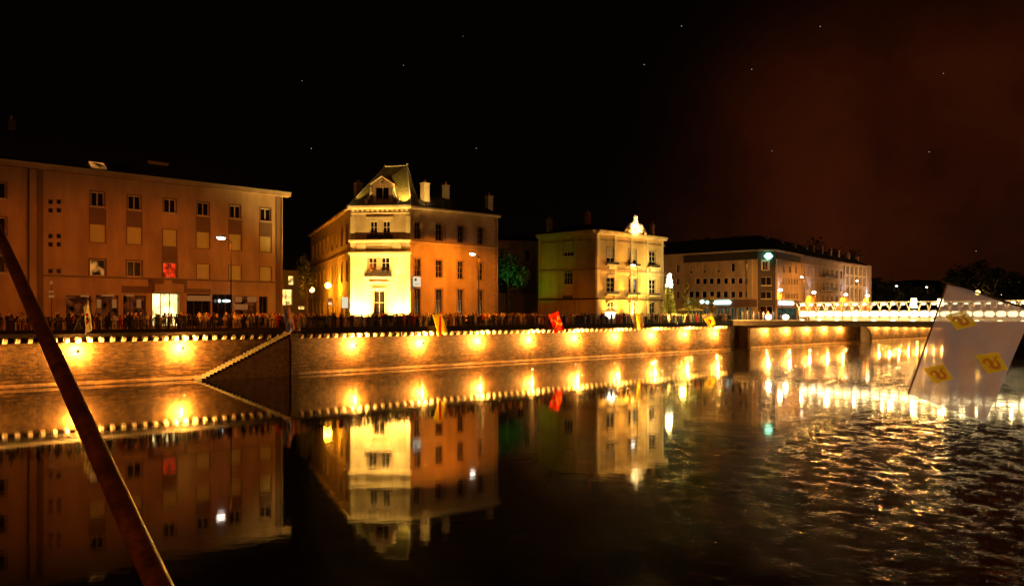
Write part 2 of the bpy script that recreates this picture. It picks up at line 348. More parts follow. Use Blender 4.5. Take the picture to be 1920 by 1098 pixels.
tag(h.build('hills', 'hill', smooth=True), kind='structure')

# ------------------------------------------------------------------ quay walls
RS0, RS1 = 42.2, 126.0
ZC = 3.73; ZS = 4.22
def wall_section(name, s0, s1, t0, t1, label, corb, slab=True):
    tt = lambda s: t0 + (t1 - t0) * (s - s0) / (s1 - s0)
    f = lambda s, o, z: W(s, tt(s) - o, z)                        # o: out over the water
    root = empty(name, f((s0 + s1) / 2, 0, 0), label, 'quay wall')
    m = MB(f); n = max(1, int((s1 - s0) / 6))
    for i in range(n):
        a = s0 + (s1 - s0) * i / n; b = s0 + (s1 - s0) * (i + 1) / n
        prof = [(0.26, -1.0), (0.24, 0.06), (0.12, 0.22), (0.02, 0.34), (0.0, ZC), (-0.75, ZC), (-0.75, ZS)]
        for (o0, z0), (o1, z1) in zip(prof, prof[1:]): m.face([(a, o0, z0), (b, o0, z0), (b, o1, z1), (a, o1, z1)])
    m.face([(s0, 0.26, -1), (s0, 0, 0.34), (s0, 0, ZC), (s0, -0.75, ZC), (s0, -0.75, -1)]); m.face([(s1, 0.26, -1), (s1, 0, 0.34), (s1, 0, ZC), (s1, -0.75, ZC), (s1, -0.75, -1)])
    m.build('masonry', 'quay_stone', root, clean=False)
    if slab:
        b = MB(f); b.box(s0, -1.0, ZS, s1, 0.68, 4.62); b.box(s0, 0.35, 4.623, s1, 0.60, 4.86); b.build('coping_slab', 'slab', root)
    if corb:
        s = s0 + 0.5; first = None
        while s < s1 - 0.3:
            c = MB(f); wd = 0.15
            prof = [(-0.45, ZS), (0.26, ZS), (0.30, ZS - 0.14), (0.26, ZS - 0.30), (0.12, ZC + 0.05), (0.03, ZC + 0.003), (-0.45, ZC + 0.003)]
            c.prism([(s - wd, o, z) for o, z in prof], [(s + wd, o, z) for o, z in prof])
            c.build('corbel', 'corbel_stone', root); s += corb
    return root, f
def railing(name, s0, s1, t, z, label):
    root = empty(name, W((s0 + s1) / 2, t, z), label, 'railing', 'iron railings along the quay')
    m = MB(W)
    for zz in (0.12, 0.95): m.box(s0, t - 0.025, z + zz, s1, t + 0.025, z + zz + 0.045)
    m.build('rail', 'iron', root)
    s = s0
    while s <= s1: m = MB(W); m.box(s - 0.04, t - 0.04, z, s + 0.04, t + 0.04, z + 1.05); m.build('post', 'iron', root, clean=False); s += 2.0 if s1 < 200 else 4.0
    m = MB(W); s = s0
    while s <= s1: m.box(s - 0.011, t - 0.011, z + 0.12, s + 0.011, t + 0.011, z + 0.95); s += 0.22
    o = m.build('bars', 'iron', root, clean=False); return root
wall_section('quay_wall', -12, 42.0, 79.0, 76.0, 'low stone quay wall under the flat-fronted shop building, left of the stone steps', 0.92)
wall_section('quay_wall', RS0, RS1, WT, WT, 'long stone quay wall with eleven hundred corbels', 1.0)
bpy.data.objects['quay_wall.001']['label'] = 'long lamp-lit stone quay wall between the stone steps and the footbridge'
wall_section('quay_wall', 133.0, 181.0, WT, WT, 'stone quay wall seen beneath the footbridge deck, ending at the rounded buttress', 0)
wall_section('quay_wall', 183.5, 330.0, WT + 0.2, WT + 0.2, 'farthest stone quay wall, beyond the rounded buttress', 0)
railing('railing', -12, 41.5, 76.2, DECK + 0.1, 'iron railing on the quay left of the blue and red flag')
railing('railing', 42.5, 126, 73.9, 4.86, 'iron railing on the quay between the steps and the footbridge')
railing('railing', 131, 300, 73.9, 4.86, 'iron railing on the quay beyond the footbridge')
# recessed bay behind the footbridge landing
m = MB(W); m.box(RS1, 74.75, -1, 133, 76.4, ZS)
o = tag(m.build('recessed_wall', 'quay_stone', clean=False), 'dark recessed stretch of quay wall where the footbridge lands', 'quay wall')
# rounded buttress
m = MB(W)
prof = [(0.0, 4.2), (0.9, 3.9), (1.6, 3.0), (2.0, 1.9), (2.1, 0.9), (2.05, -1.0)]
for (o0, z0), (o1, z1) in zip(prof, prof[1:]):
    for k in range(6):
        a0 = math.pi * k / 6; a1 = math.pi * (k + 1) / 6
        p = lambda o, a, z: (181.2 + (0.3 + o) * 0.9 * (1 - math.cos(a)) * 0.55, WT + 0.4 - (0.3 + o) * math.sin(a), z)
        m.face([p(o0, a0, z0), p(o0, a1, z0), p(o1, a1, z1), p(o1, a0, z1)])
mat('buttress_stone', (0.10, 0.085, 0.085), 0.8, 0.3, 1.5, 0.02)
tag(m.build('buttress', 'buttress_stone', smooth=True), 'dark rounded stone buttress swelling out at the water, under the footbridge', 'buttress')

# corner pier and steps
m = MB(W); m.box(41.35, 73.95, -1, 42.2, 76.0, 4.2); m.box(41.2, 73.8, 4.2, 42.4, 76.2, 4.45); m.mi = 0
tag(m.build('corner_pier', 'quay_stone', clean=False), 'square stone pier at the head of the steps, under the blue and red flag', 'pier')
st = empty('stone_steps', W(37, 75, 0), 'stone steps climbing from the water to the quay against the wall', 'steps')
m = MB(W); NS = 24
for i in range(NS):
    a = 32.3 + 9.05 * i / NS; b = 32.3 + 9.05 * (i + 1) / NS; z = 4.1 * (i + 1) / NS
    m.box(a, 74.32, z - 0.17, b, 76.0, z)
m.build('step', 'edge_stone', st)
m = MB(W); m.prism([(32.3, 74.3, -1), (41.35, 74.3, -1), (41.35, 74.3, 3.9), (32.3, 74.3, -0.03)], [(32.3, 74.75, -1), (41.35, 74.75, -1), (41.35, 74.75, 3.9), (32.3, 74.75, -0.03)])
mat('stair_stone', (0.34, 0.25, 0.16), 0.9, 0.45, 2.2, 0.04); m.build('side_wall', 'stair_stone', st, clean=False)  # paler copy of the quay stone, missing light put into its colour
m = MB(W)
for i in range(NS):
    a = 32.3 + 9.05 * i / NS; z = 4.1 * (i + 1) / NS
    m.box(a - 0.05, 74.16, z - 0.25, a + 0.30, 74.45, z + 0.05)
m.build('edge_stones', 'edge_stone', st)

# ------------------------------------------------------------------ lamps on the quay wall
def wall_lamp_proto():
    root = empty('wall_lamp', (0, 0, 0), 'x', 'wall lamp', 'round floodlights on the quay wall')
    # local: +X along wall, -Y out over the water, wall face at y=0
    m = MB(); m.tube([(0, -0.66, 0), (0, -0.80, 0)], [0.13, 0.11], 14); m.build('housing', 'iron', root)
    m = MB(); m.tube([(0, -0.655, 0), (0, -0.645, 0)], [0.11, 0.11], 14); m.build('lens', 'lamp_warm', root)
    m = MB(); m.tube([(0, 0.0, -0.34), (0, -0.45, -0.34), (0, -0.72, -0.10)], 0.02, 6); m.build('bracket', 'iron', root)
    light('lamp_light', (0, -0.52, 0), 9000, (1, 0.42, 0.07), root, 0.09)
    return root
proto = wall_lamp_proto(); used = [False]; pk = children(proto)
LAMPS = [(13.2, None), (22.3, 'leftmost lamp on the quay wall, under the cream flag'), (31.2, 'lamp on the quay wall just left of the stone steps')]
names_r = ['first lamp on the long quay wall, right of the stone steps', 'lamp on the long quay wall left of the yellow flag', 'lamp on the long quay wall right of the yellow flag',
           'lamp on the long quay wall left of the red flag with gold keys', 'lamp on the long quay wall right of the red flag with gold keys', 'lamp on the long quay wall left of the grey and yellow flag',
           'lamp on the long quay wall right of the grey and yellow flag', 'second last lamp of the long quay wall, left of the yellow patched flag', 'last lamp of the long quay wall, near the footbridge landing']
for i, nme in enumerate(names_r): LAMPS.append((48.9 + 9.06 * i, nme))
names_f = ['first lamp under the footbridge deck, beside the recessed wall', 'second lamp under the footbridge deck', 'third lamp under the footbridge deck, below the white shop sign', 'fourth lamp under the footbridge deck', 'fifth lamp under the footbridge deck, beside the rounded buttress']
for x, nme in zip((1436, 1476, 1514, 1547, 1576), names_f): LAMPS.append((onW(x, WT)[0], nme))
for i, w_ in enumerate('first second third fourth fifth sixth seventh eighth ninth'.split()): LAMPS.append((184.8 + 6.0 * i, w_ + ' lamp of the far row counted from the rounded buttress'))
for s, nme in LAMPS:
    tt = 79.0 - 3.0 * (s + 12) / 54 if s < 42 else (WT if s < 182 else WT + 0.2)
    nme = nme or ('lamp on the quay wall beyond the left edge' if s < 20 else 'small lamp in the far row beyond the rounded buttress')
    z = 3.02 if s < 42 else (2.9 if s < 130 else 3.15)
    rz = YAW
    if not used[0]: o = proto; o.location = W(s, tt, z); o.rotation_euler[2] = rz; o['label'] = nme; used[0] = True
    else: o = copy_tree(proto, W(s, tt, z), rz, nme, pk)
    if s <= 134:
        for c_ in children(o):
            if c_.type == 'LIGHT': c_.data = c_.data.copy(); c_.data.energy *= random.uniform(0.78, 1.2)
    if s > 134:
        for c_ in children(o):
            if c_.type == 'LIGHT': c_.data = c_.data.copy(); c_.data.energy *= 0.7 if s < 182 else 0.3

# ------------------------------------------------------------------ facades with real openings
class Facade:
    def __init__(self, p0, p1):
        self.p0 = Vector(p0); self.p1 = Vector(p1); d = self.p1 - self.p0; self.L = d.length; self.u = d / self.L
        n = Vector((self.u.y, -self.u.x)); self.n = n if n.dot(-self.p0) > 0 else -n
    def P(self, s, o, z):
        q = self.p0 + self.u * s + self.n * o; return Vector((q.x, q.y, z))
    def s(self, x):
        k = (x - CX) / F; u, p = self.u, self.p0
        return (k * p.y - p.x) / (u.x - k * u.y)
    def d(self, x): return self.p0.y + self.u.y * self.s(x)
    def z(self, x, y): return H + (HY - y) / F * self.d(x)
    def rect(self, x0, y0, x1, y1):
        xm = (x0 + x1) / 2; a, b = sorted((self.s(x0), self.s(x1))); return (a, self.z(xm, y1), b, self.z(xm, y0))
    def mesh(self, mb, z0, z1, holes, s0=None, s1=None, dep=0.22):
        s0 = 0 if s0 is None else s0; s1 = self.L if s1 is None else s1
        ss = sorted({s0, s1, *[v for h in holes for v in (h[0], h[2])]}); zs = sorted({z0, z1, *[v for h in holes for v in (h[1], h[3])]})
        ss = [v for v in ss if s0 <= v <= s1]; zs = [v for v in zs if z0 <= v <= z1]
        old = mb.fn; mb.fn = self.P
        for a, b in zip(ss, ss[1:]):
            for c, e in zip(zs, zs[1:]):
                ms, mz = (a + b) / 2, (c + e) / 2
                if any(h[0] < ms < h[2] and h[1] < mz < h[3] for h in holes): continue
                mb.face([(a, 0, c), (b, 0, c), (b, 0, e), (a, 0, e)])
        for a, c, b, e in holes:
            for q in ([(a, 0, c), (a, -dep, c), (a, -dep, e), (a, 0, e)], [(b, 0, c), (b, -dep, c), (b, -dep, e), (b, 0, e)],
                      [(a, 0, c), (b, 0, c), (b, -dep, c), (a, -dep, c)], [(a, 0, e), (b, 0, e), (b, -dep, e), (a, -dep, e)]): mb.face(q)
        mb.fn = old
    def box(self, name, m, parent, s0, o0, z0, s1, o1, z1):
        b = MB(self.P); b.box(s0, o0, z0, s1, o1, z1); return b.build(name, m, parent)
def window(fc, r, parent, frame='frame_white', pane='glass_dark', mull=1, bars=0, dep=0.22, fw=0.07, sill=True, surround=None, sw=0.16, label=None, cols=None):
    a, c, b, e = r
    m = MB(fc.P); o0, o1 = -dep + 0.012, -dep + 0.07
    m.box(a, o0, c, a + fw, o1, e); m.box(b - fw, o0, c, b, o1, e); m.box(a + fw, o0, c, b - fw, o1, c + fw); m.box(a + fw, o0, e - fw, b - fw, o1, e)
    for i in range(mull):
        x = a + (b - a) * (i + 1) / (mull + 1); m.box(x - fw * 0.5, o0, c + fw, x + fw * 0.5, o1 + 0.003, e - fw)
    for i in range(bars):
        z = c + (e - c) * (i + 1) / (bars + 1); m.box(a + fw, o0, z - 0.025, b - fw, o1 - 0.01, z + 0.025)
    wo = m.build('window', frame, parent)
    if label: wo['label'] = label
    p = MB(fc.P); p.box(a - 0.02, -dep - 0.03, c - 0.02, b + 0.02, -dep + 0.01, e + 0.02); p.build('pane', pane, wo)
    if sill:
        q = MB(fc.P); q.box(a - 0.08, 0.002, c - 0.12, b + 0.08, 0.10, c - 0.002); q.build('sill', frame, wo)
    if surround:
        q = MB(fc.P); q.box(a - sw, 0.002, c - 0.02, a, 0.035, e); q.box(b, 0.002, c - 0.02, b + sw, 0.035, e); q.box(a - sw, 0.002, e, b + sw, 0.045, e + sw); q.build('surround', surround, wo)
    return wo
def blind(fc, r, parent, m='blind', dep=0.22, drop=1.0, surround=None, sw=0.14, part='shutter'):
    a, c, b, e = r; q = MB(fc.P); n = 14; zb = e - (e - c) * drop
    for i in range(n):
        z0 = zb + (e - zb) * i / n; z1 = zb + (e - zb) * (i + 1) / n
        q.face([(a, -0.10, z0), (b, -0.10, z0), (b, -0.085, z1), (a, -0.085, z1)]); q.face([(a, -0.085, z1), (b, -0.085, z1), (b, -0.10, z1), (a, -0.10, z1)])
    o = q.build(part, m, parent, clean=False)
    if surround:
        q = MB(fc.P); q.box(a - sw, 0.002, c - sw, a, 0.03, e + sw); q.box(b, 0.002, c - sw, b + sw, 0.03, e + sw); q.box(a, 0.002, e, b, 0.03, e + sw); q.box(a, 0.002, c - sw, b, 0.03, c); q.build('surround', surround, o)
    return o
def chimney(p, w, d, z0, z1, parent, m='render_grey', pots=1, yaw=YAW):
    c, s_ = math.cos(yaw), math.sin(yaw); f = lambda a, b, z: Vector((p[0] + a * c - b * s_, p[1] + a * s_ + b * c, z))
    q = MB(f); q.box(-w / 2, -d / 2, z0, w / 2, d / 2, z1); q.box(-w / 2 - 0.07, -d / 2 - 0.07, z1 + 0.002, w / 2 + 0.07, d / 2 + 0.07, z1 + 0.14); o = q.build('chimney', m, parent)
    q = MB(f)
    for i in range(pots): x = (i - (pots - 1) / 2) * 0.4; q.tube([(x, 0, z1 + 0.14), (x, 0, z1 + 0.6)], [0.13, 0.10], 8)
    q.build('chimney_pot', 'terracotta', o); return o

# ================================================================== building 1: long plain block with shops
p = W(*onW(530, 94.6)[:1], 94.6, 0); b1p = (p.x, p.y)
q_ = W(2.0, 94.6, 0); F1 = Facade((q_.x, q_.y), b1p)
B1 = empty('shop_building', F1.P(20, 0, DECK), 'long plain building with shops at street level and pale roller blinds, at the left edge', 'building')
holes = []; zr = [(17.9, 19.5), (14.05, 15.95), (10.40, 12.15)]
COLS = [183, 252, 318.5, 381, 441, 498]
wins = {}
for ci, x in enumerate(COLS):
    sc_ = F1.s(x)
    for ri, (za, zb) in enumerate(zr):
        r = (sc_ - (0.70 if ri == 0 else 0.78), za, sc_ + (0.70 if ri == 0 else 0.78), zb); wins[ci, ri] = r; holes.append(r)
# the part of the block cut by the left edge
small = []
for x in (95, 110.5):
    for y in (378, 394, 442.5, 458, 508): r = F1.rect(x - 4.3, y - 4.3, x + 4.3, y + 4.3); small.append(r); holes.append(r)
lefts = []
for x in (-4, -50):
    for za, zb in zr: s_ = F1.s(x); r = (s_ - 0.7, za, s_ + 0.7, zb); lefts.append(r); holes.append(r)
SHOPS = [(124, 171, 'lit_shop_dim', 8.2), (180, 222, 'lit_shop_dim', 8.3), (231, 274, 'lit_shop_dim', 8.3), (286, 336, 'lit_shop', 8.62), (350, 395, 'glass_dark', 8.62), (398, 437, 'glass_dark', 8.62), (440, 481, 'lit_shop_dim', 8.45), (486, 502, 'glass_dark', 8.45)]
shoprects = []
for a, b, mm, zt in SHOPS: r = (F1.s(a), DECK + 0.25, F1.s(b), zt); shoprects.append((r, mm)); holes.append(r)
m = MB(); F1.mesh(m, DECK, 21.2, holes)
m.fn = F1.P; L1 = F1.L
m.face([(0, 0, DECK), (0, -13, DECK), (0, -13, 21.2), (0, 0, 21.2)]); m.face([(L1, 0, DECK), (L1, -13, DECK), (L1, -13, 21.2), (L1, 0, 21.2)]); m.face([(0, -13, DECK), (L1, -13, DECK), (L1, -13, 21.2), (0, -13, 21.2)])
m.build('wall', 'render_warm', B1, clean=False)
F1.box('cornice', 'render_warm', B1, -0.3, -0.2, 21.2, L1 + 0.75, 0.75, 21.62); F1.box('gutter', 'zinc', B1, -0.3, 0.45, 21.623, L1 + 0.8, 0.85, 21.78)
F1.box('string_course', 'panel_brown', B1, F1.s(82), 0.002, 10.16, L1 - 0.02, 0.10, 10.34)
F1.box('pilaster', 'panel_brown', B1, L1 - 0.95, 0.003, DECK, L1 - 0.35, 0.09, 21.2)
F1.box('pilaster', 'panel_brown', B1, F1.s(70), 0.003, DECK, F1.s(81), 0.09, 21.2)
m = MB(F1.P); m.tube([(F1.s(53), 0.14, DECK), (F1.s(53), 0.14, 21.2)], 0.08, 8); m.build('downpipe', 'iron_worn', B1)
m = MB(F1.P); m.tube([(L1 - 0.15, 0.12, DECK), (L1 - 0.15, 0.12, 21.2)], 0.06, 8); m.build('downpipe', 'zinc', B1)
m = MB(F1.P); m.prism([(-0.3, 0.6, 21.625), (L1 + 0.5, 0.6, 21.625), (L1 + 0.5, -13.5, 21.625), (-0.3, -13.5, 21.625)], [(-0.3, -6.3, 26.2), (L1 - 6, -6.3, 26.2), (L1 - 6, -6.7, 26.2), (-0.3, -6.7, 26.2)])
m.build('roof', 'slate', B1)
for ci in range(6):
    for ri in range(3):
        r = wins[ci, ri]
        if ri == 0: window(F1, (r[0], r[1], r[2], r[3]), B1, surround='panel_brown', sw=0.13, fw=0.11)
        elif ri == 1 or ci > 2: blind(F1, r, B1, surround='panel_brown', sw=0.09)
        elif ci == 0: window(F1, r, B1, pane='lit_amber', mull=0, surround='panel_brown', label='window lit amber with dark things on its sill')
        elif ci == 2: window(F1, r, B1, pane='lit_red', mull=1, surround='panel_brown', label='window glowing red')
        else: window(F1, r, B1, surround='panel_brown', fw=0.1)
    r0, r1, r2 = wins[ci, 0], wins[ci, 1], wins[ci, 2]
    if ci != 2: F1.box('spandrel', 'panel_brown', B1, r1[0] - 0.1, 0.003, r1[3] + 0.1, r1[2] + 0.1, 0.04, r0[1] - 0.13)
    else: F1.box('spandrel', 'panel_brown', B1, r1[0] - 0.1, 0.003, r2[3] + 0.2, r1[2] + 0.1, 0.04, r1[1] - 0.12)
for r in small: window(F1, r, B1, frame='panel_brown', mull=0, sill=False, fw=0.05)
for r in lefts: window(F1, r, B1, surround='panel_brown')
# brown fascia panels over the shops
for x0, x1, y0, y1 in ((228, 279, 536, 549), (278, 287, 524, 549), (278, 307, 524, 532), (323, 351, 524, 532), (342, 351, 532, 549), (351, 395, 541, 549)):
    r = F1.rect(x0, y0, x1, y1); F1.box('fascia_panel', 'panel_brown', B1, r[0], 0.003, r[1], r[2], 0.05, r[3])
r = F1.rect(287, 533, 342, 548); F1.box('shop_canopy', 'render_warm', B1, r[0], 0.003, r[1], r[2], 0.45, r[3])
for k, (r, mm) in enumerate(shoprects):
    wd = window(F1, r, B1, frame='iron_worn' if mm != 'lit_shop' else 'stone_trim', pane=mm, mull=2 if k < 6 else 1, sill=False, dep=0.35, fw=0.09)
    wd.name = 'shop_window'
def sign(fc, x0, y0, x1, y1, m, parent, o=0.12, name='shop_sign', dep=0.1):
    r = fc.rect(x0, y0, x1, y1); return fc.box(name, m, parent, r[0], o, r[1], r[2], o + dep, r[3])
sign(F1, 350, 554, 395, 564, 'sign_orange', B1); sign(F1, 440, 556, 452, 566, 'sign_orange', B1); sign(F1, 463, 556, 480, 566, 'sign_orange', B1); sign(F1, 440, 570, 466, 580, 'sign_orange', B1, o=-0.3)
m = MB(F1.P); r = F1.rect(415, 561.5, 431, 566.5)
m.ell(((r[0] + r[2]) / 2, 0.2, (r[1] + r[3]) / 2), ((r[2] - r[0]) / 2, 0.08, (r[3] - r[1]) / 2)); m.ell((r[0] - 0.35, 0.2, (r[1] + r[3]) / 2), (0.16, 0.08, 0.2)); m.build('neon_sign', 'sign_white', B1)
for x0, x1 in ((150, 166), (189, 214), (235, 250)): sign(F1, x0, 553 if x0 < 170 else 552.5, x1, 556.5 if x0 < 170 else 555.5, 'sign_orange', B1)
m = MB(F1.P); r = F1.rect(128, 560, 168, 566); m.prism([(r[0], 0.05, r[3]), (r[2], 0.05, r[3]), (r[2], 1.1, r[1]), (r[0], 1.1, r[1])], [(r[0], 0.05, r[3] + 0.05), (r[2], 0.05, r[3] + 0.05), (r[2], 1.1, r[1] + 0.05), (r[0], 1.1, r[1] + 0.05)]); m.build('awning', 'panel_dark', B1)
for x0, x1 in ((183, 191), (212, 220), (258, 266)): sign(F1, x0, 561, x1, 577, 'sign_orange', B1, o=-0.3, name='poster')
# roof: skylights, dormer, chimney
def on_roof(x, y, up):                                             # a point a little above the front slope
    s_ = F1.s(x); return s_
for x, y, mm, wpx in ((186, 309, 'lit_amber', 13), (236, 314, 'glass_dark', 11)):
    s_ = F1.s(x); z = 22.35; o = 0.6 - (z - 21.625) / 4.575 * 6.9
    m = MB(F1.P); m.prism([(s_ - 0.75, o + 0.55, z - 0.30), (s_ + 0.75, o + 0.55, z - 0.30), (s_ + 0.75, o - 0.5, z + 0.42), (s_ - 0.75, o - 0.5, z + 0.42)], [(s_ - 0.75, o + 0.62, z - 0.18), (s_ + 0.75, o + 0.62, z - 0.18), (s_ + 0.75, o - 0.5, z + 0.55), (s_ - 0.75, o - 0.5, z + 0.55)])
    m.build('skylight', mm, B1)
s_ = F1.s(313); m = MB(F1.P); m.box(s_ - 1.1, -3.6, 23.2, s_ + 1.1, -2.6, 23.95); m.box(s_ - 1.25, -3.8, 23.953, s_ + 1.25, -2.45, 24.1); m.build('dormer', 'render_warm', B1)
q_ = F1.P(F1.s(52), -6.6, 0); chimney((q_.x, q_.y), 0.7, 0.6, 25.6, 27.2, B1, 'panel_dark', 1)

# ================================================================== building 2: corner house with lit pavilion
A2 = Vector((-20.5, 103.5)); C2 = Vector((-13.0, 102.7)); E2 = Vector((-34.9, 140.6))
F2F = Facade(A2, C2); tmp = Facade(C2, (-2.2, 112.6)); q2 = tmp.P(tmp.s(933), 0, 0); F2R = Facade(C2, (q2.x, q2.y)); F2L = Facade(E2, A2)
B2 = empty('corner_house', F2F.P(3.5, 0, DECK), 'three-storey corner house, its narrow front floodlit white under a lit pavilion roof', 'building')
EZ = 19.95
def Z2(y): return H + (HY - y) / F * 103.1
m = MB()
hF = [(F2F.s(a), Z2(d_), F2F.s(b), Z2(c_)) for a, b, c_, d_ in ((694, 707, 415, 447), (718, 731, 415, 447), (691, 706, 483, 512), (715, 730, 483, 512))]
door = (F2F.s(700), DECK + 0.15, F2F.s(721), Z2(545)); slot = (F2F.s(693), Z2(527.5), F2F.s(727), Z2(523.5)); pan = (F2F.s(688), Z2(406), F2F.s(737), Z2(395))
F2F.mesh(m, DECK, EZ, hF + [door, slot, pan])
TOPR = [(777, 788), (817, 829), (858, 868.5), (896, 905.5)]; hR = []
for i, (a, b) in enumerate(TOPR):
    xm = (a + b) / 2
    for y0, y1 in ((416.5, 448), (484.5, 517), (541, 592)):
        k = (xm - 782) / 118.0
        dz = ((10, 8, 3)[(416.5, 484.5, 541).index(y0)]) * k
        zb, zt = F2R.z(xm, y1 + dz), F2R.z(xm, y0 + dz)
        if y0 == 541: zb = DECK + 0.5
        hR.append((F2R.s(a), zb, F2R.s(b), zt))
F2R.mesh(m, DECK, EZ, hR)
hL = []
for i in range(9):
    s_ = F2L.L - 3.2 - i * 4.15
    for za, zb in ((DECK + 0.6, 8.3), (10.6, 13.1), (15.5, 17.9)): hL.append((s_ - 0.6, za, s_ + 0.6, zb))
F2L.mesh(m, DECK, EZ, hL)
bk = F2R.P(F2R.L, -13, 0); bk2 = F2L.P(0, -10, 0)
for a, b in (((F2R.p1.x, F2R.p1.y), (bk.x, bk.y)), ((bk.x, bk.y), (bk2.x, bk2.y)), ((bk2.x, bk2.y), (E2.x, E2.y))): m.face([(*a, DECK), (*b, DECK), (*b, EZ), (*a, EZ)])
m.build('wall', 'render_old', B2, clean=False)
for i, r in enumerate(hF): window(F2F, r, B2, surround=None, mull=1, bars=2, fw=0.06, dep=0.25, sill=True)
window(F2F, door, B2, mull=1, bars=2, sill=False, dep=0.3, frame='stone_trim').name = 'front_door'
F2F.box('panel', 'stone_trim', B2, pan[0] - 0.02, -0.25, pan[1] - 0.02, pan[2] + 0.02, -0.18, pan[3] + 0.02); F2F.box('panel', 'stone_trim', B2, slot[0] - 0.02, -0.25, slot[1] - 0.02, slot[2] + 0.02, -0.18, slot[3] + 0.02)
for r in hR: window(F2R, r, B2, frame='frame_dim', surround='stone_trim', mull=1, bars=2, fw=0.05, sw=0.2)
for i, r in enumerate(hR):
    if i % 3 == 0: F2R.box('shutter', 'stone_trim', B2, r[2] + 0.04, 0.05, r[1] + 0.02, r[2] + 0.6, 0.10, r[3])
for r in hL: window(F2L, r, B2, frame='frame_dim', surround='stone_trim', mull=1, fw=0.06)
# stonework of the front
LF = F2F.L
for y0, y1, o_, e_ in ((386, 390, 0.62, 0.35), (390.5, 392.2, 0.42, 0.2), (399, 401, 0.22, 0.05), (450, 453, 0.55, 0.25), (453.3, 455.2, 0.36, 0.12), (473, 477, 0.5, 0.3), (477.3, 480, 0.3, 0.1), (470, 472.8, 0.18, 0.05)):
    F2F.box('cornice', 'stone_pale', B2, -e_, 0.002, Z2(y1), LF + e_, o_, Z2(y0))
for y0, y1, x0, x1, o_ in ((407, 410.5, 687, 738, 0.22), (412, 414.5, 692.5, 708.5, 0.12), (412, 414.5, 716.5, 732.5, 0.12), (518.5, 522.5, 685, 735, 0.55), (528, 531, 690, 731, 0.25), (478.8, 482.8, 689.5, 707.5, 0.28), (478.8, 482.8, 713.5, 731.5, 0.28), (540, 543.5, 697, 724, 0.2), (457, 460, 687.5, 734, 0.14), (464, 466, 689, 732, 0.12)):
    F2F.box('ledge', 'stone_pale', B2, F2F.s(x0), 0.003, Z2(y1), F2F.s(x1), o_, Z2(y0))
for i in range(12):
    s_ = 0.25 + i * (LF - 0.5) / 11; F2F.box('dentil', 'stone_pale', B2, s_ - 0.13, 0.004, Z2(396.5), s_ + 0.13, 0.3, Z2(392.5))
for x0, x1 in ((669, 686), (736, 752)):
    m = MB(F2F.P); a, b = F2F.s(x0), F2F.s(x1); c = Z2(468); e = Z2(456); k = 0.18
    pr = [(a + k, c), (b - k, c), (b, c + k), (b, e - k), (b - k, e), (a + k, e), (a, e - k), (a, c + k)]
    m.prism([(x, 0.004, z) for x, z in pr], [(x, 0.16, z) for x, z in pr]); m.build('cartouche', 'stone_pale', B2)
for s0, s1 in ((-0.12, 0.42), (LF - 0.42, LF + 0.12)):
    m = MB(F2F.P); z = DECK; i = 0
    while z < EZ - 1.3:
        e = 0.0 if i % 2 else 0.12; m.box(s0 + (e if s0 < 1 else 0) * 0, 0.005, z, s1 + (e if s0 < 1 else 0), 0.06 + (0.0 if i % 2 else 0.012), z + 0.45); z += 0.47; i += 1
    m.build('quoins', 'stone_pale', B2)
for x0, x1 in ((662.5, 688), (737, 765.5)):
    r = (max(0.45, F2F.s(x0)), Z2(513), min(LF - 0.45, F2F.s(x1)), Z2(481)); F2F.box('wall_panel', 'stone_pale', B2, r[0], 0.003, r[1], r[2], 0.05, r[3])
m = MB(F2F.P)                                                      # balcony: iron rail
a, b = F2F.s(685), F2F.s(735)
for zz in (Z2(518), Z2(508)): m.box(a, 0.42, zz, b, 0.47, zz + 0.05)
for i in range(22): x = a + (b - a) * i / 21; m.box(x - 0.02, 0.43, Z2(518), x + 0.02, 0.46, Z2(508))
m.box(a, 0.40, Z2(518), b, 0.415, Z2(511)); m.build('balcony_rail', 'iron_worn', B2)
m = MB(F2F.P); a, b = F2F.s(688), F2F.s(737); m.box(a, 0.10, Z2(447.5), b, 0.14, Z2(440)); m.build('balcony_rail', 'iron_worn', B2)
# string courses and cornices of the side fronts
LR = F2R.L
F2R.box('cornice', 'stone_pale', B2, 0.15, 0.002, EZ - 0.28, LR + 0.3, 0.38, EZ); F2R.box('string_course', 'stone_trim', B2, 0.1, 0.002, 15.45, LR, 0.16, 15.68); F2R.box('string_course', 'stone_pale', B2, 0.1, 0.003, 15.30, LR, 0.08, 15.448)
m = MB(F2R.P)
for i in range(40): z = DECK + i * 0.37; m.box(LR - (0.55 if i % 2 else 0.4), 0.004, z, LR + 0.02, 0.05, z + 0.35)
m.build('quoins', 'stone_trim', B2)
m = MB(F2R.P); m.tube([(LR - 0.12, 0.12, DECK), (LR - 0.12, 0.12, EZ)], 0.055, 8); m.build('downpipe', 'zinc', B2)
F2L.box('cornice', 'stone_pale', B2, 0, 0.002, EZ - 0.3, F2L.L - 0.1, 0.45, EZ); F2L.box('string_course', 'stone_trim', B2, 0, 0.002, 14.1, F2L.L - 0.2, 0.18, 14.35)
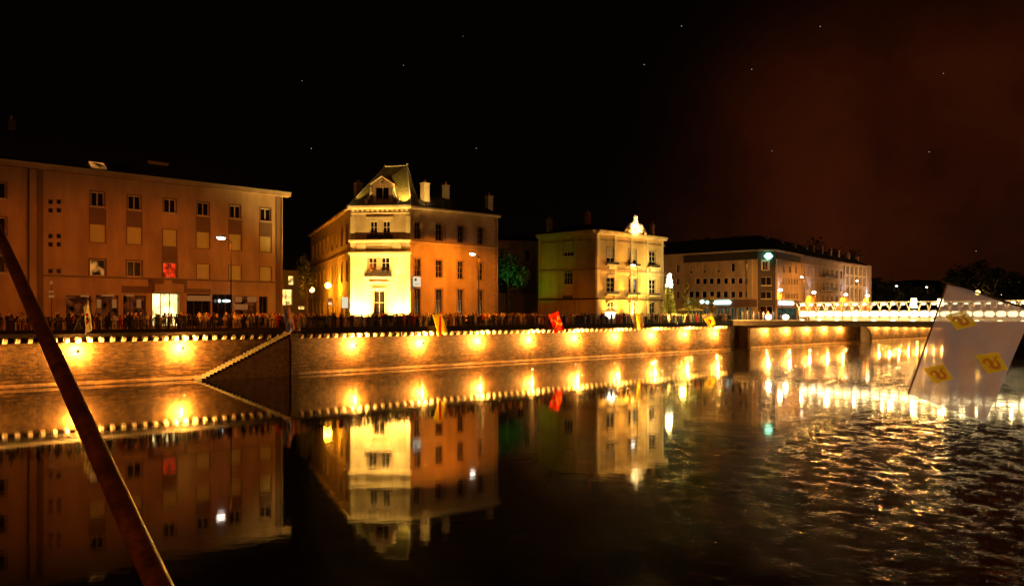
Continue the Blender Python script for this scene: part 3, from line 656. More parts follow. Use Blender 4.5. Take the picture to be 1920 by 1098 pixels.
# roofs: low slate roof over the wings
m = MB()
def q3(fc, s, o, z): v = fc.P(s, o, z); return (v.x, v.y, v.z)
m.face([q3(F2R, -0.2, 0.4, EZ + 0.002), q3(F2R, LR + 0.3, 0.4, EZ + 0.002), q3(F2R, LR + 0.3, -6, 22.6), q3(F2R, 5, -6, 22.6)])
m.face([q3(F2R, LR + 0.3, 0.4, EZ + 0.002), q3(F2R, LR + 0.3, -12.6, EZ + 0.002), q3(F2R, LR + 0.3, -6, 22.6)])
m.face([q3(F2R, LR + 0.3, -12.6, EZ + 0.002), (bk2.x, bk2.y, EZ), q3(F2L, 0, -5, 22.6), q3(F2R, 5, -6, 22.6), q3(F2R, LR + 0.3, -6, 22.6)])
m.face([q3(F2L, 0, 0.5, EZ + 0.002), q3(F2L, F2L.L, 0.5, EZ + 0.002), q3(F2L, F2L.L - 4, -5, 22.6), q3(F2L, 0, -5, 22.6)])
m.build('roof', 'slate', B2)
# pavilion roof
pb = [q3(F2F, -0.35, 0.35, EZ + 0.02), q3(F2F, LF + 0.3, 0.35, EZ + 0.02), q3(F2R, 1.3, 0.3, EZ + 0.02), q3(F2L, F2L.L - 7.5, 0.3, EZ + 0.02)]
def tp(x, y, d): v = at(x, y, d); return (v.x, v.y, v.z)
T0, T1 = tp(721.5, 313, 106.6), tp(763.5, 311, 106.0); T2, T3 = (T1[0] + 0.25, T1[1] + 1.6, T1[2] - 1.2), (T0[0] + 0.2, T0[1] + 3.4, T0[2])
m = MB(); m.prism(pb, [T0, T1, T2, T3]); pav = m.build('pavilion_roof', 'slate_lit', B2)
m = MB(); up = lambda p, z=0.06: (p[0], p[1], p[2] + z)
m.tube([up(T0), up(T1)], 0.07, 6); m.tube([up(T1), up(T2)], 0.07, 6); m.tube([pb[0], T0], 0.06, 6); m.tube([pb[1], T1], 0.09, 6); m.tube([pb[2], T2], 0.05, 6); m.ell(up(T1, 0.2), (0.14, 0.14, 0.2)); m.ell(up(T0, 0.2), (0.1, 0.1, 0.15))
m.build('ridge_flashing', 'zinc', pav)
# dormer of the pavilion
dm = MB(F2F.P); a, b = F2F.s(699), F2F.s(735); zb = EZ + 0.05; zt = Z2(346); mid = (a + b) / 2
dm.box(a, -2.2, zb, a + 0.4, 0.1, zt); dm.box(b - 0.4, -2.2, zb, b, 0.1, zt); dm.box(a + 0.4, -2.2, zb, b - 0.4, 0.05, zb + 0.6); dm.box(a + 0.4, -2.2, zt - 0.35, b - 0.4, 0.05, zt)
dor = dm.build('dormer', 'stone_trim', B2)
m = MB(F2F.P); m.prism([(a - 0.25, 0.25, zt), (b + 0.25, 0.25, zt), (mid, 0.25, zt + 0.95)], [(a - 0.25, -2.6, zt), (b + 0.25, -2.6, zt), (mid, -2.6, zt + 0.95)]); m.build('gable', 'stone_trim', dor)
m = MB(F2F.P); m.tube([(a - 0.3, 0.3, zt), (mid, 0.3, zt + 1.0), (b + 0.3, 0.3, zt)], 0.10, 6); m.tube([(mid - 0.3, 0.28, zt + 0.3), (mid, 0.3, zt + 0.65), (mid + 0.3, 0.28, zt + 0.3), (mid, 0.28, zt + 0.08), (mid - 0.3, 0.28, zt + 0.3)], 0.07, 6); m.build('mouldings', 'stone_pale', dor)
m = MB(F2F.P); m.box(a + 0.4, -0.4, zb + 0.6, b - 0.4, -0.3, zt - 0.35); m.build('pane', 'glass_dark', dor)
m = MB(F2F.P); m.box(mid - 0.04, -0.3, zb + 0.6, mid + 0.04, -0.22, zt - 0.35); m.build('mullion', 'frame_white', dor)
m = MB(F2F.P)                                                      # scrolls beside the dormer
for sx, e in ((1, b), (-1, a)):
    pts_ = [(e + sx * 0.25, 0.05, zt - 0.3), (e + sx * 0.2, 0.05, zt - 1.0), (e + sx * 0.5, 0.05, zb + 0.95), (e + sx * 0.85, 0.05, zb + 0.75), (e + sx * 0.8, 0.05, zb + 0.2)]
    m.tube(pts_, [0.16, 0.22, 0.2, 0.25, 0.18], 7)
m.build('scroll', 'stone_pale', dor)
q_ = at(797, 360, 108); chimney((q_.x, q_.y), 0.95, 0.8, EZ, H + (HY - 345) / F * 108, B2, 'stone_pale', 1)
q_ = at(671.5, 360, 111); chimney((q_.x, q_.y), 0.95, 0.8, EZ, H + (HY - 345) / F * 111, B2, 'render_old', 2)
q_ = at(836, 360, 114); chimney((q_.x, q_.y), 0.75, 0.7, EZ, H + (HY - 349) / F * 114, B2, 'render_grey', 1)
q_ = at(917, 370, 120); chimney((q_.x, q_.y), 0.95, 0.7, EZ, H + (HY - 369) / F * 120, B2, 'render_grey', 1)
m = MB(F2R.P); r = F2R.rect(769, 519, 781, 537); m.box(r[0] + 0.1, 0.5, r[1], r[2] + 0.2, 0.62, r[3]); sg = m.build('hanging_sign', 'sign_pale', B2)
m = MB(F2R.P); m.box(r[0] + 0.25, 0.63, r[3] - 0.55, r[0] + 0.55, 0.64, r[3] - 0.2); m.box(r[0] + 0.3, 0.63, r[1] + 0.25, r[2] - 0.05, 0.64, r[1] + 0.31); m.tube([(r[0] + 0.1, 0.0, r[3]), (r[0] + 0.1, 0.55, r[3])], 0.03, 6); m.build('sign_mark', 'iron', sg)
m = MB(F2L.P); m.box(F2L.L - 0.9, 0.3, 7.0, F2L.L - 0.8, 1.1, 8.4); m.build('hanging_sign', 'sign_pale', B2)

# ------------------------------------------------------------------ floodlights on the ground and on roofs
def flood(loc, aim, energy, color, cone, label, radius=0.15, blend=0.7):
    root = empty('floodlight', loc, label, 'floodlight', 'floodlights lighting the house fronts')
    d = (Vector(aim) - Vector(loc)).normalized(); L = Vector(loc)
    m = MB(); m.tube([tuple(L - d * 0.22), tuple(L + d * 0.02)], [0.10, 0.19], 10); m.build('housing', 'iron', root)
    m = MB(); m.tube([tuple(L + d * 0.022), tuple(L + d * 0.03)], [0.17, 0.17], 10); m.build('lens', 'lamp_warm', root)
    light('flood_light', L + d * 0.06, energy, color, root, radius, 'SPOT', aim, cone, blend)
    return root
pt = lambda fc, s, o, z: fc.P(s, o, z)
def lerp3(a, b, k): return Vector(a) + (Vector(b) - Vector(a)) * k
flood(pt(F2F, 1.0, 1.7, DECK + 0.3), pt(F2F, 1.6, 0.0, 13), 30000, GOLD, 120, 'floodlight at the left foot of the white front of the corner house')
flood(pt(F2F, LF - 1.3, 1.7, DECK + 0.3), pt(F2F, LF - 1.6, 0.0, 13), 30000, GOLD, 120, 'floodlight at the right foot of the white front of the corner house')
flood(pt(F2F, LF * 0.5, 6.5, DECK + 0.3), pt(F2F, LF * 0.5, 0.0, 16), 20000, GOLD, 55, 'floodlight standing in the street before the corner house')
flood(pt(F2F, LF - 0.35, 1.15, EZ + 0.15), lerp3(T1, T0, 0.2), 4200, GOLD, 70, 'small floodlight on the cornice at the right foot of the pavilion roof', 0.05)
flood(pt(F2F, -0.1, 1.0, EZ + 0.15), T0, 1800, GOLD, 36, 'small floodlight on the cornice at the left foot of the pavilion roof', 0.05)
flood(pt(F2R, 2.2, 0.6, EZ + 0.35), (at(797, 350, 108)), 1500, GOLD, 80, 'small floodlight on the cornice below the lit chimney', 0.05)

# ================================================================== building 3: ornate house with the crest
C3 = Vector((13.4, 128.7)); e3 = Vector((26.5, 142.1)); l3 = Vector((4.5, 137.3))
F3R = Facade(C3, e3); F3L = Facade(l3, C3)
B3 = empty('ornate_house', F3R.P(9, 0, DECK), 'ornate three-storey house with a white carved crest on its roofline', 'building')
T3 = 19.6
XS3 = [(1137.5, 1152), (1178.5, 1193), (1217, 1228.5)]
h3 = []; arch = []
def z3(y, x): return F3R.z(x, y)
for i, (a, b) in enumerate(XS3):
    h3.append((F3R.s(a), 14.5, F3R.s(b), 17.0))
for i, (a, b) in enumerate(XS3): h3.append((F3R.s(a), 9.75, F3R.s(b), 12.15))
for i, (a, b) in enumerate(XS3): h3.append((F3R.s(a + 1), DECK + 0.9, F3R.s(b - 1), 8.3))
hl3 = [F3L.rect(1057, 450, 1075, 480), F3L.rect(1058, 507, 1073, 533), F3L.rect(1055, 554, 1073, 560)]
m = MB(); F3R.mesh(m, DECK, T3, h3, dep=0.14); F3L.mesh(m, DECK, T3, hl3, dep=0.14)
k1 = F3R.P(F3R.L, -12.4, 0); 
m.face([(e3.x, e3.y, DECK), (k1.x, k1.y, DECK), (k1.x, k1.y, T3), (e3.x, e3.y, T3)]); m.face([(l3.x, l3.y, DECK), (k1.x, k1.y, DECK), (k1.x, k1.y, T3), (l3.x, l3.y, T3)])
mat('render_ochre', (0.62, 0.47, 0.25), 0.9, 0.10, 0.6, 0.01); m.build('wall', 'render_ochre', B3, clean=False)
for i, r in enumerate(h3):
    window(F3R, r, B3, mull=1, bars=2, fw=0.05, surround='stone_trim', sw=0.16, dep=0.14)
    if i < 2: blind(F3R, (r[0] + 0.01, r[1], r[2] - 0.01, r[3]), B3, 'render_grey', drop=0.68, part='blind')
for i, r in enumerate(hl3):
    window(F3L, r, B3, mull=2, bars=1, fw=0.05, dep=0.14, surround='stone_trim', sw=0.12)
    if i == 0: blind(F3L, (r[0] + 0.01, r[1], r[2] - 0.01, r[3]), B3, 'render_pale', drop=0.78, part='blind')
L3 = F3R.L; LL = F3L.L
for fc, L_, a0, a1 in ((F3R, L3, 0.0, 0.45), (F3L, LL, 0.45, 0.0)):
    mm = 'stone_pale' if fc is F3R else 'render_ochre'
    for za, zb, o_ in ((T3 - 0.28, T3 + 0.02, 0.75), (T3 - 0.55, T3 - 0.283, 0.5), (T3 - 1.5, T3 - 1.35, 0.12), (13.35, 13.55, 0.22), (12.95, 13.08, 0.14)):
        fc.box('cornice', mm if za > T3 - 0.7 or za == 12.95 else 'stone_trim', B3, -a1 if fc is F3L else 0.0, 0.002, za, L_ + (a1 if fc is F3R else 0), o_, zb)
    fc.box('cornice', 'slab', B3, 0.0, 0.003, 8.55, L_ + a1, 0.42, 8.80)
    for i in range(5 if fc is F3R else 4):
        x = 0.35 + i * (L_ - 0.7) / (4 if fc is F3R else 3); fc.box('pilaster', mm, B3, x - 0.3, 0.004, 8.8, x + 0.3, 0.13, T3 - 0.55)
        fc.box('pilaster_base', mm, B3, x - 0.36, 0.004, DECK, x + 0.36, 0.17, 8.55)
for i, (a, b) in enumerate(XS3):
    a, b = F3R.s(a), F3R.s(b); mid = (a + b) / 2
    for zb in (14.25, 9.45):
        F3R.box('ledge', 'stone_pale', B3, mid - 1.7, 0.14, zb - 0.2, mid + 1.7, 0.62, zb)
        m = MB(F3R.P); m.box(mid - 1.6, 0.5, zb + 0.02, mid + 1.6, 0.56, zb + 0.4)
        m.build('balcony_rail', 'iron_worn', B3)
    F3R.box('carved_panel', 'stone_pale', B3, mid - 0.9, 0.14, 13.6, mid + 0.9, 0.3, 13.95); F3R.box('ledge', 'stone_pale', B3, mid - 0.95, 0.005, 12.35, mid + 0.95, 0.32, 12.55)
    m = MB(F3R.P)                                                  # pediment over the ground-floor window
    m.tube([(mid - 1.35, 0.12, 7.95), (mid, 0.16, 8.42), (mid + 1.35, 0.12, 7.95)], 0.09, 5); m.build('pediment', 'stone_pale', B3)
# roof and crest
m = MB(); m.prism([q3(F3R, -0.3, 0.5, T3 + 0.022), q3(F3R, L3 + 0.3, 0.5, T3 + 0.022), q3(F3R, L3 + 0.3, -12.5, T3 + 0.022), q3(F3R, -0.3, -12.5, T3 + 0.022)], [q3(F3R, 3.5, -5.0, 21.2), q3(F3R, L3 - 3.5, -5.0, 21.2), q3(F3R, L3 - 3.5, -7.5, 21.2), q3(F3R, 3.5, -7.5, 21.2)])
m.build('roof', 'slate', B3)
cs = F3R.s(1187); cz = T3 + 0.03
mat('crest_stone', (0.78, 0.72, 0.58), 0.8, 0.18, 3.0, 0.03)
m = MB(F3R.P)
m.prism([(cs + x, 0.1, cz + z) for x, z in ((-3.1, 0), (3.1, 0), (2.9, 0.35), (2.2, 0.9), (1.5, 1.3), (-1.5, 1.3), (-2.2, 0.9), (-2.9, 0.35))], [(cs + x, 0.5, cz + z) for x, z in ((-3.1, 0), (3.1, 0), (2.9, 0.35), (2.2, 0.9), (1.5, 1.3), (-1.5, 1.3), (-2.2, 0.9), (-2.9, 0.35))])
ell = m.ell
for c_, r_ in (((0, 0.55, 2.75), (0.42, 0.4, 0.45)), ((0, 0.5, 2.15), (0.5, 0.42, 0.5)), ((0.05, 0.55, 1.55), (0.72, 0.45, 0.75)), ((-1.45, 0.6, 0.9), (0.75, 0.45, 0.85)), ((-1.7, 0.62, 0.5), (0.75, 0.42, 0.5)), ((-0.85, 0.65, 1.55), (0.45, 0.35, 0.45)),
               ((1.35, 0.6, 1.1), (0.75, 0.42, 0.68)), ((1.65, 0.65, 0.45), (0.55, 0.42, 0.45)), ((0.8, 0.62, 0.7), (0.35, 0.36, 0.5)), ((2.35, 0.7, 0.25), (0.5, 0.35, 0.28)), ((-0.25, 0.75, 0.4), (0.25, 0.3, 0.35))):
    m.ell((cs + c_[0], c_[1] - 0.05, cz + c_[2]), r_, 12, 8, 0.09)
m.tube([(cs - 3.0, 0.5, cz + 0.15), (cs - 2.4, 0.5, cz + 0.9), (cs - 1.5, 0.5, cz + 1.6)], [0.25, 0.2, 0.15], 7); m.tube([(cs + 3.0, 0.5, cz + 0.15), (cs + 2.5, 0.5, cz + 0.8), (cs + 1.7, 0.5, cz + 1.5)], [0.25, 0.2, 0.15], 7)
m.build('carved_crest', 'crest_stone', B3, smooth=True)
q_ = at(1102, 400, 138); chimney((q_.x, q_.y), 0.85, 0.7, T3, H + (HY - 400) / F * 138, B3, 'brick_dim', 1)
q_ = at(1030, 400, 142); chimney((q_.x, q_.y), 0.8, 0.7, T3, H + (HY - 412) / F * 142, B3, 'brick_dim', 1)
q_ = at(1223, 400, 148); chimney((q_.x, q_.y), 0.6, 0.6, T3, H + (HY - 422) / F * 148, B3, 'brick_dim', 1)
flood(pt(F3R, cs - 1.6, 3.2, T3 - 0.2), pt(F3R, cs - 0.3, 0.5, T3 + 1.3), 2600, (1, 0.72, 0.34), 70, 'floodlight on a bracket lighting the white crest')
flood(pt(F3R, 3.6, 1.6, DECK + 0.3), pt(F3R, 4.2, 0.0, 12), 13000, AMBER, 115, 'floodlight at the left foot of the ornate house')
flood(pt(F3R, 9.8, 1.6, DECK + 0.3), pt(F3R, 9.6, 0.0, 12), 22000, AMBER, 115, 'floodlight at the middle foot of the ornate house')
flood(pt(F3R, 9.0, 9.0, DECK + 0.3), pt(F3R, 9.5, 0.0, 15.5), 12000, (1, 0.40, 0.04), 85, 'floodlight standing in the street before the ornate house')

# ================================================================== low house between, behind the green tree
Cg = at(1016, 500, 150); Ag = at(925, 500, 147)
Fg = Facade((Ag.x, Ag.y), (Cg.x, Cg.y))
BG = empty('back_house', Fg.P(4, 0, DECK), 'dim brown house set back behind the green tree', 'building')
hg = [Fg.rect(962, 475, 972, 500), Fg.rect(972, 521, 982, 546), Fg.rect(985, 468, 993, 492)]
m = MB(); Fg.mesh(m, DECK, Fg.z(975, 453), hg); m.build('wall', 'render_grey', BG, clean=False)
for r in hg: window(Fg, r, BG)
Fg.box('cornice', 'stone_trim', BG, 0, 0.002, Fg.z(975, 455), Fg.L, 0.3, Fg.z(975, 451.5)); Fg.box('string_course', 'panel_dark', BG, 0, 0.002, Fg.z(975, 548), Fg.L, 0.15, Fg.z(975, 546))
m = MB(Fg.P); m.tube([(Fg.s(1003), 0.1, DECK), (Fg.s(1003), 0.1, Fg.z(975, 456))], 0.07, 6); m.build('downpipe', 'iron_worn', BG)
m = MB(Fg.P); zt = Fg.z(975, 451.5); m.prism([(0, 0.3, zt), (Fg.L, 0.3, zt), (Fg.L, -9, zt), (0, -9, zt)], [(0, -4, zt + 1.4), (Fg.L, -4, zt + 1.4), (Fg.L, -5, zt + 1.4), (0, -5, zt + 1.4)]); m.build('roof', 'slate', BG)

# small cafe building between building 1 and 2, far down the side street
Ac = at(520, 520, 150); Cc = at(592, 520, 158); Fc = Facade((Ac.x, Ac.y), (Cc.x, Cc.y))
BC = empty('far_cafe', Fc.P(3, 0, DECK), 'small lit house at the end of the side street between the two big buildings', 'building')
hc = [Fc.rect(541, 517, 551, 534), Fc.rect(527, 542, 548, 572), Fc.rect(560, 573, 572, 580)]
m = MB(); Fc.mesh(m, DECK, Fc.z(550, 507), hc); m.build('wall', 'render_pale', BC, clean=False)
for r in hc: window(Fc, r, BC, pane='lit_yellow')
Fc.box('cornice', 'render_pale', BC, 0, 0.002, Fc.z(550, 510), Fc.L, 0.3, Fc.z(550, 507)); m = MB(Fc.P); zt = Fc.z(550, 507); m.prism([(0, 0.3, zt), (Fc.L, 0.3, zt), (Fc.L, -9, zt), (0, -9, zt)], [(0, -4, zt + 3), (Fc.L, -4, zt + 3), (Fc.L, -5, zt + 3), (0, -5, zt + 3)]); m.build('roof', 'slate', BC)

# ================================================================== building 4: bank corner block
C4a = at(1421, 500, 176.8); C4b = at(1454, 500, 177.2); L4 = at(1281, 500, 190.1); LL4 = at(1236, 500, 194.2); R4 = at(1501, 500, 192.2)
v2 = lambda v: (v.x, v.y)
F4L = Facade(v2(L4), v2(C4a)); F4C = Facade(v2(C4a), v2(C4b)); F4R = Facade(v2(C4b), v2(R4)); F4O = Facade(v2(LL4), v2(L4))
B4 = empty('bank_building', F4C.P(1, 0, DECK), 'long pale office block with rows of square windows and a green sign on its corner', 'building')
T4 = 20.0
h4 = []; lit4 = []
for x0, x1, y0, y1 in ((1292, 1298, 497, 512), (1317.5, 1323.5, 496, 511), (1343.5, 1349.5, 495, 510), (1370.5, 1377.5, 493.5, 509), (1398, 1405, 492.5, 508)): h4.append(F4L.rect(x0, y0, x1, y1))
for x in (1308, 1321, 1333.6, 1346.7, 1360.7, 1374, 1387.8, 1401.6): h4.append(F4L.rect(x - 4.2, 521.3 - (x - 1355) * 0.012, x + 4.2, 532 - (x - 1355) * 0.006))
for x in (1296, 1307, 1320.5, 1334.5, 1346.5, 1360, 1374, 1387.8, 1401.6): h4.append(F4L.rect(x - 4.3, 546, x + 4.3, 557.5))
g4 = [F4L.rect(x, 576, x + 11, 592) for x in (1292, 1305, 1318, 1331, 1344, 1357, 1370, 1384, 1397)]
g4 = [(a, DECK + 0.4, b, e) for a, c, b, e in g4]
c4 = [F4C.rect(1430, 490, 1440, 506), F4C.rect(1427, 519, 1447, 535), F4C.rect(1427, 546, 1447, 560), (F4C.s(1426), DECK + 0.3, F4C.s(1449), 8.0)]
r4 = []
for x in (1459, 1470, 1481.5, 1492.5): r4.append(F4R.rect(x - 1.6, 497 + (x - 1459) * 0.08, x + 1.6, 510 + (x - 1459) * 0.05))
for i in range(8): x = 1459 + i * 5.1; r4.append(F4R.rect(x - 1.2, 521 + i * 0.3, x + 1.2, 532 + i * 0.2))
for i in range(7): x = 1464 + i * 5.1; r4.append(F4R.rect(x - 1.4, 549 + i * 0.2, x + 1.4, 559 + i * 0.1))
r4.append((F4R.s(1458), DECK + 0.4, F4R.s(1495), F4R.z(1475, 577)))
o4 = [F4O.rect(1268, 497, 1274, 511), F4O.rect(1268, 521, 1274, 534), F4O.rect(1268, 546, 1274, 560)]
m = MB(); F4L.mesh(m, DECK, T4, h4 + g4, dep=0.3); F4R.mesh(m, DECK, T4, r4, dep=0.3); F4O.mesh(m, DECK, T4, o4)
m.build('wall', 'render_pale', B4, clean=False)
m = MB(); F4C.mesh(m, DECK, T4, c4); m.build('corner_wall', 'panel_dark', B4, clean=False)
for i, r in enumerate(h4): window(F4L, r, B4, mull=0, dep=0.3, fw=0.05, sill=False, pane='lit_amber' if i == 4 else 'glass_dark', surround='stone_pale' if i > 4 else None, sw=0.22)
for i in (0, 1, 2): r = h4[i]; blind(F4L, (r[0] + 0.01, r[1], r[2] - 0.01, r[3]), B4, 'render_pale', drop=0.8, part='blind')
for r in g4: window(F4L, r, B4, mull=1, pane='lit_green', sill=False, dep=0.3)
for i, r in enumerate(c4): window(F4C, r, B4, mull=1, pane='glass_dark' if i in (1, 2) else 'lit_shop_dim', surround='stone_pale' if i == 0 else None, sw=0.35)
for r in r4: window(F4R, r, B4, mull=0, dep=0.3, fw=0.05, sill=False, pane='lit_green' if r is r4[-1] else 'glass_dark')
for r in o4: window(F4O, r, B4, surround='stone_pale')
for fc in (F4O, F4L, F4C, F4R): fc.box('eaves', 'stone_pale', B4, -0.05, -0.3, T4, fc.L + 0.05, 0.7, T4 + 0.32)
F4L.box('frieze', 'panel_dark', B4, 0.1, 0.003, F4L.z(1355, 489), F4L.L - 0.02, 0.06, T4 - 0.05); F4R.box('frieze', 'panel_dark', B4, 0.1, 0.003, F4R.z(1475, 488), F4R.L - 0.02, 0.06, T4 - 0.05)
F4L.box('frame_band', 'stone_pale', B4, F4L.L - 2.4, 0.005, F4L.z(1355, 560.5), F4L.L - 1.2, 0.3, F4L.z(1355, 489)); F4L.box('frame_band', 'stone_pale', B4, 0.1, 0.005, F4L.z(1355, 561.5), F4L.L - 2.4, 0.3, F4L.z(1355, 559.8))
F4R.box('frame_band', 'stone_pale', B4, 0.3, 0.005, F4R.z(1475, 561), 0.9, 0.3, F4R.z(1475, 489)); F4R.box('frame_band', 'stone_pale', B4, 0.9, 0.005, F4R.z(1475, 563), F4R.L - 0.2, 0.3, F4R.z(1475, 560.5))
F4L.box('shop_fascia', 'panel_brown', B4, 0.1, 0.004, F4L.z(1355, 575), F4L.L - 0.1, 0.25, F4L.z(1355, 562)); F4R.box('shop_fascia', 'panel_brown', B4, 0.1, 0.004, F4R.z(1475, 577), F4R.L - 0.1, 0.25, F4R.z(1475, 563.5))
def glow_sign(fc, x0, y0, x1, y1, m_, parent, o=0.35):
    r = fc.rect(x0, y0, x1, y1); a, c, b, e = r; k = (e - c) * 0.45
    pr = [(a + k, c), (b - k, c), (b, c + k), (b, e - k), (b - k, e), (a + k, e), (a, e - k), (a, c + k)]
    m = MB(fc.P); m.prism([(x, o, z) for x, z in pr], [(x, o + 0.2, z) for x, z in pr]); return m.build('lit_sign', m_, parent)
glow_sign(F4C, 1430, 474.5, 1446, 486.5, 'sign_green', B4, 0.7)
glow_sign(F4L, 1313, 562.5, 1323, 570, 'sign_cyan', B4); glow_sign(F4L, 1324.5, 563.5, 1332, 569.5, 'sign_cyan', B4); glow_sign(F4L, 1338.5, 563, 1373, 570.5, 'sign_cyan', B4); glow_sign(F4L, 1288.5, 562, 1295.5, 569.5, 'sign_cyan', B4)
glow_sign(F4R, 1456.5, 564.5, 1484.5, 571.5, 'sign_cyan', B4)
bz = T4 + 0.32
def hip(fcs, back, ridge, z1, parent):
    pass
pl = [q3(F4O, 0, 0.6, bz), q3(F4L, 0, 0.6, bz), q3(F4C, 0, 0.6, bz), q3(F4C, F4C.L, 0.6, bz), q3(F4R, F4R.L, 0.6, bz), q3(F4R, F4R.L, -14, bz), q3(F4L, F4L.L - 12, -14, bz), q3(F4O, 0, -14, bz)]
pu = [q3(F4O, 0, -4, 23.6), q3(F4L, 0, -4, 23.8), q3(F4L, F4L.L - 4, -5, 24.0), q3(F4R, 4, -5, 24.0), q3(F4R, F4R.L, -4, 24.0), q3(F4R, F4R.L, -8, 24.0), q3(F4L, F4L.L - 10, -8.5, 23.8), q3(F4O, 0, -8, 23.6)]
m = MB(); m.prism(pl, pu); m.build('roof', 'slate', B4)
for x, y, d in ((1303, 449, 197), (1326, 446, 194), (1378, 443, 188), (1438, 442, 185), (1466, 450, 190), (1490, 457, 196)):
    q_ = at(x, y, d); chimney((q_.x, q_.y), 0.9, 0.8, 21.5, q_.z, B4, 'brick_dim', 1)
# ================================================================== buildings 5 and 6
R5 = at(1581.5, 500, 221.5); F5 = Facade(v2(R4), v2(R5)); B5 = empty('balcony_house', F5.P(6, 0, DECK), 'tan house with iron balconies on two floors, right of the office block', 'building')
h5 = []
for x in (1508, 1515, 1524.5, 1534.5, 1544, 1551.5, 1560, 1569, 1577):
    k = (x - 1501) / 80
    for y0, y1 in ((502, 518), (528, 543), (553, 566)): h5.append(F5.rect(x - 1.5, y0 + k * 6 * (589 - y0) / 90, x + 1.5, y1 + k * 6 * (589 - y1) / 90))
m = MB(); F5.mesh(m, DECK, T4, h5, dep=0.3); m.build('wall', 'render_old', B5, clean=False)
for i, r in enumerate(h5): window(F5, r, B5, mull=0, dep=0.3, fw=0.08, surround='render_pale' if i % 3 == 0 else None)
F5.box('eaves', 'stone_trim', B5, 0, -0.3, T4, F5.L, 0.5, T4 + 0.3)
for x0, x1, y in ((1540, 1563, 520.5), (1540, 1563, 545)):
    a, b = F5.s(x0), F5.s(x1); z = F5.z(1551, y); m = MB(F5.P); m.box(a, 0.01, z - 0.25, b, 1.1, z); m.build('balcony', 'stone_pale', B5)
    m = MB(F5.P); m.box(a, 1.02, z + 0.95, b, 1.08, z + 1.02)
    for i in range(26): s_ = a + (b - a) * i / 25; m.box(s_ - 0.03, 1.03, z, s_ + 0.03, 1.07, z + 0.95)
    m.box(a, 1.0, z + 0.02, b, 1.02, z + 0.6); m.build('balcony_rail', 'iron_worn', B5)
F5.box('string_course', 'stone_pale', B5, 0, 0.003, F5.z(1540, 500.5), F5.L, 0.15, F5.z(1540, 499))
R6 = at(1625, 500, 236); F6 = Facade(v2(R5), v2(R6)); B6 = empty('pillared_house', F6.P(6, 0, DECK), 'house with white pillars between its tall windows, farthest in the row', 'building')
h6 = []
for x in (1586, 1594.5, 1602.5, 1610.5, 1618):
    k = (x - 1584) / 40
    for y0, y1 in ((499.5, 515), (519, 534), (540.5, 558)): h6.append(F6.rect(x - 1.9, y0 + k * 4 * (589 - y0) / 90, x + 1.9, y1 + k * 4 * (589 - y1) / 90))
m = MB(); F6.mesh(m, DECK, T4, h6, dep=0.35); m.build('wall', 'render_old', B6, clean=False)
for r in h6: window(F6, r, B6, mull=0, dep=0.35, fw=0.06, sill=False)
for x in (1582.6, 1590.2, 1598.6, 1606.6, 1614.3, 1621.8): s_ = F6.s(x); F6.box('pillar', 'stone_pale', B6, s_ - 0.55, 0.004, 8.4, s_ + 0.55, 0.45, T4 - 0.7)
for y in (517, 537): z = F6.z(1602, y); F6.box('band', 'stone_pale', B6, 0, 0.003, z - 0.25, F6.L, 0.3, z + 0.25)
F6.box('eaves', 'stone_trim', B6, 0, -0.3, T4, F6.L, 0.5, T4 + 0.3)
R7 = at(1630.5, 500, 240); F7 = Facade(v2(R6), v2(R7)); m = MB(F7.P); m.box(0.05, -10, DECK, F7.L, 0.5, T4 + 0.5); m.build('end_wall', 'render_old', B6)
for B_, fc, za in ((B5, F5, 23.8), (B6, F6, 23.4)):
    m = MB(fc.P); m.prism([(0, 0.5, bz), (fc.L, 0.5, bz), (fc.L, -12, bz), (0, -12, bz)], [(0, -4, za), (fc.L - (0 if B_ is B5 else 3), -4, za - 0.4), (fc.L - (0 if B_ is B5 else 3), -7, za - 0.4), (0, -7, za)]); m.build('roof', 'slate', B_)
for x, y, d, b in ((1511, 462, 204, B5), (1524, 461, 208, B5), (1540, 462, 214, B5), (1556, 468, 220, B5), (1571, 470, 225, B5), (1590, 476, 232, B6), (1607, 482, 238, B6)):
    q_ = at(x, y, d); chimney((q_.x, q_.y), 0.9, 0.8, 21.5, q_.z, b, 'brick_dim', 1)

# ================================================================== street lamps
def street_lamp_proto():
    root = empty('street_lamp', (0, 0, 0), 'x', 'street lamp', 'tall street lamps along the quay')
    m = MB(); m.tube([(0, 0, 0), (0, 0, 1.0), (0, 0, 1.02), (0, 0, 8.9)], [0.11, 0.10, 0.065, 0.045], 10); m.build('pole', 'iron', root)
    m = MB(); m.tube([(0, 0, 8.6), (-0.12, 0, 8.95), (-0.5, 0, 9.12), (-0.75, 0, 9.2)], 0.03, 6); m.build('arm', 'iron', root)
    m = MB(); m.ell((-0.98, 0, 9.25), (0.50, 0.24, 0.15), 14, 6); m.build('head', 'zinc', root, smooth=True)
    m = MB(); m.ell((-1.02, 0, 9.18), (0.46, 0.22, 0.22), 14, 6); m.build('lens', 'lamp_white', root, smooth=True)
    return root
slp = street_lamp_proto(); slk = children(slp); first = True
SL = [(4.0, 75.6, 'tall street lamp outside the left edge'), (36.4, 76.9, 'tall street lamp standing before the shop building'), (68.2, 75.5, 'tall street lamp standing before the corner house'), (101, 75.5, 'tall street lamp standing before the ornate house'),
      (156.6, 75.5, 'tall street lamp beyond the office block corner'), (183.3, 75.5, 'tall street lamp before the pillared house')]
for s, t, lb in SL:
    if first: o = slp; o.location = W(s, t, DECK); o.rotation_euler[2] = YAW; o['label'] = lb; first = False
    else: o = copy_tree(slp, W(s, t, DECK), YAW, lb, slk)
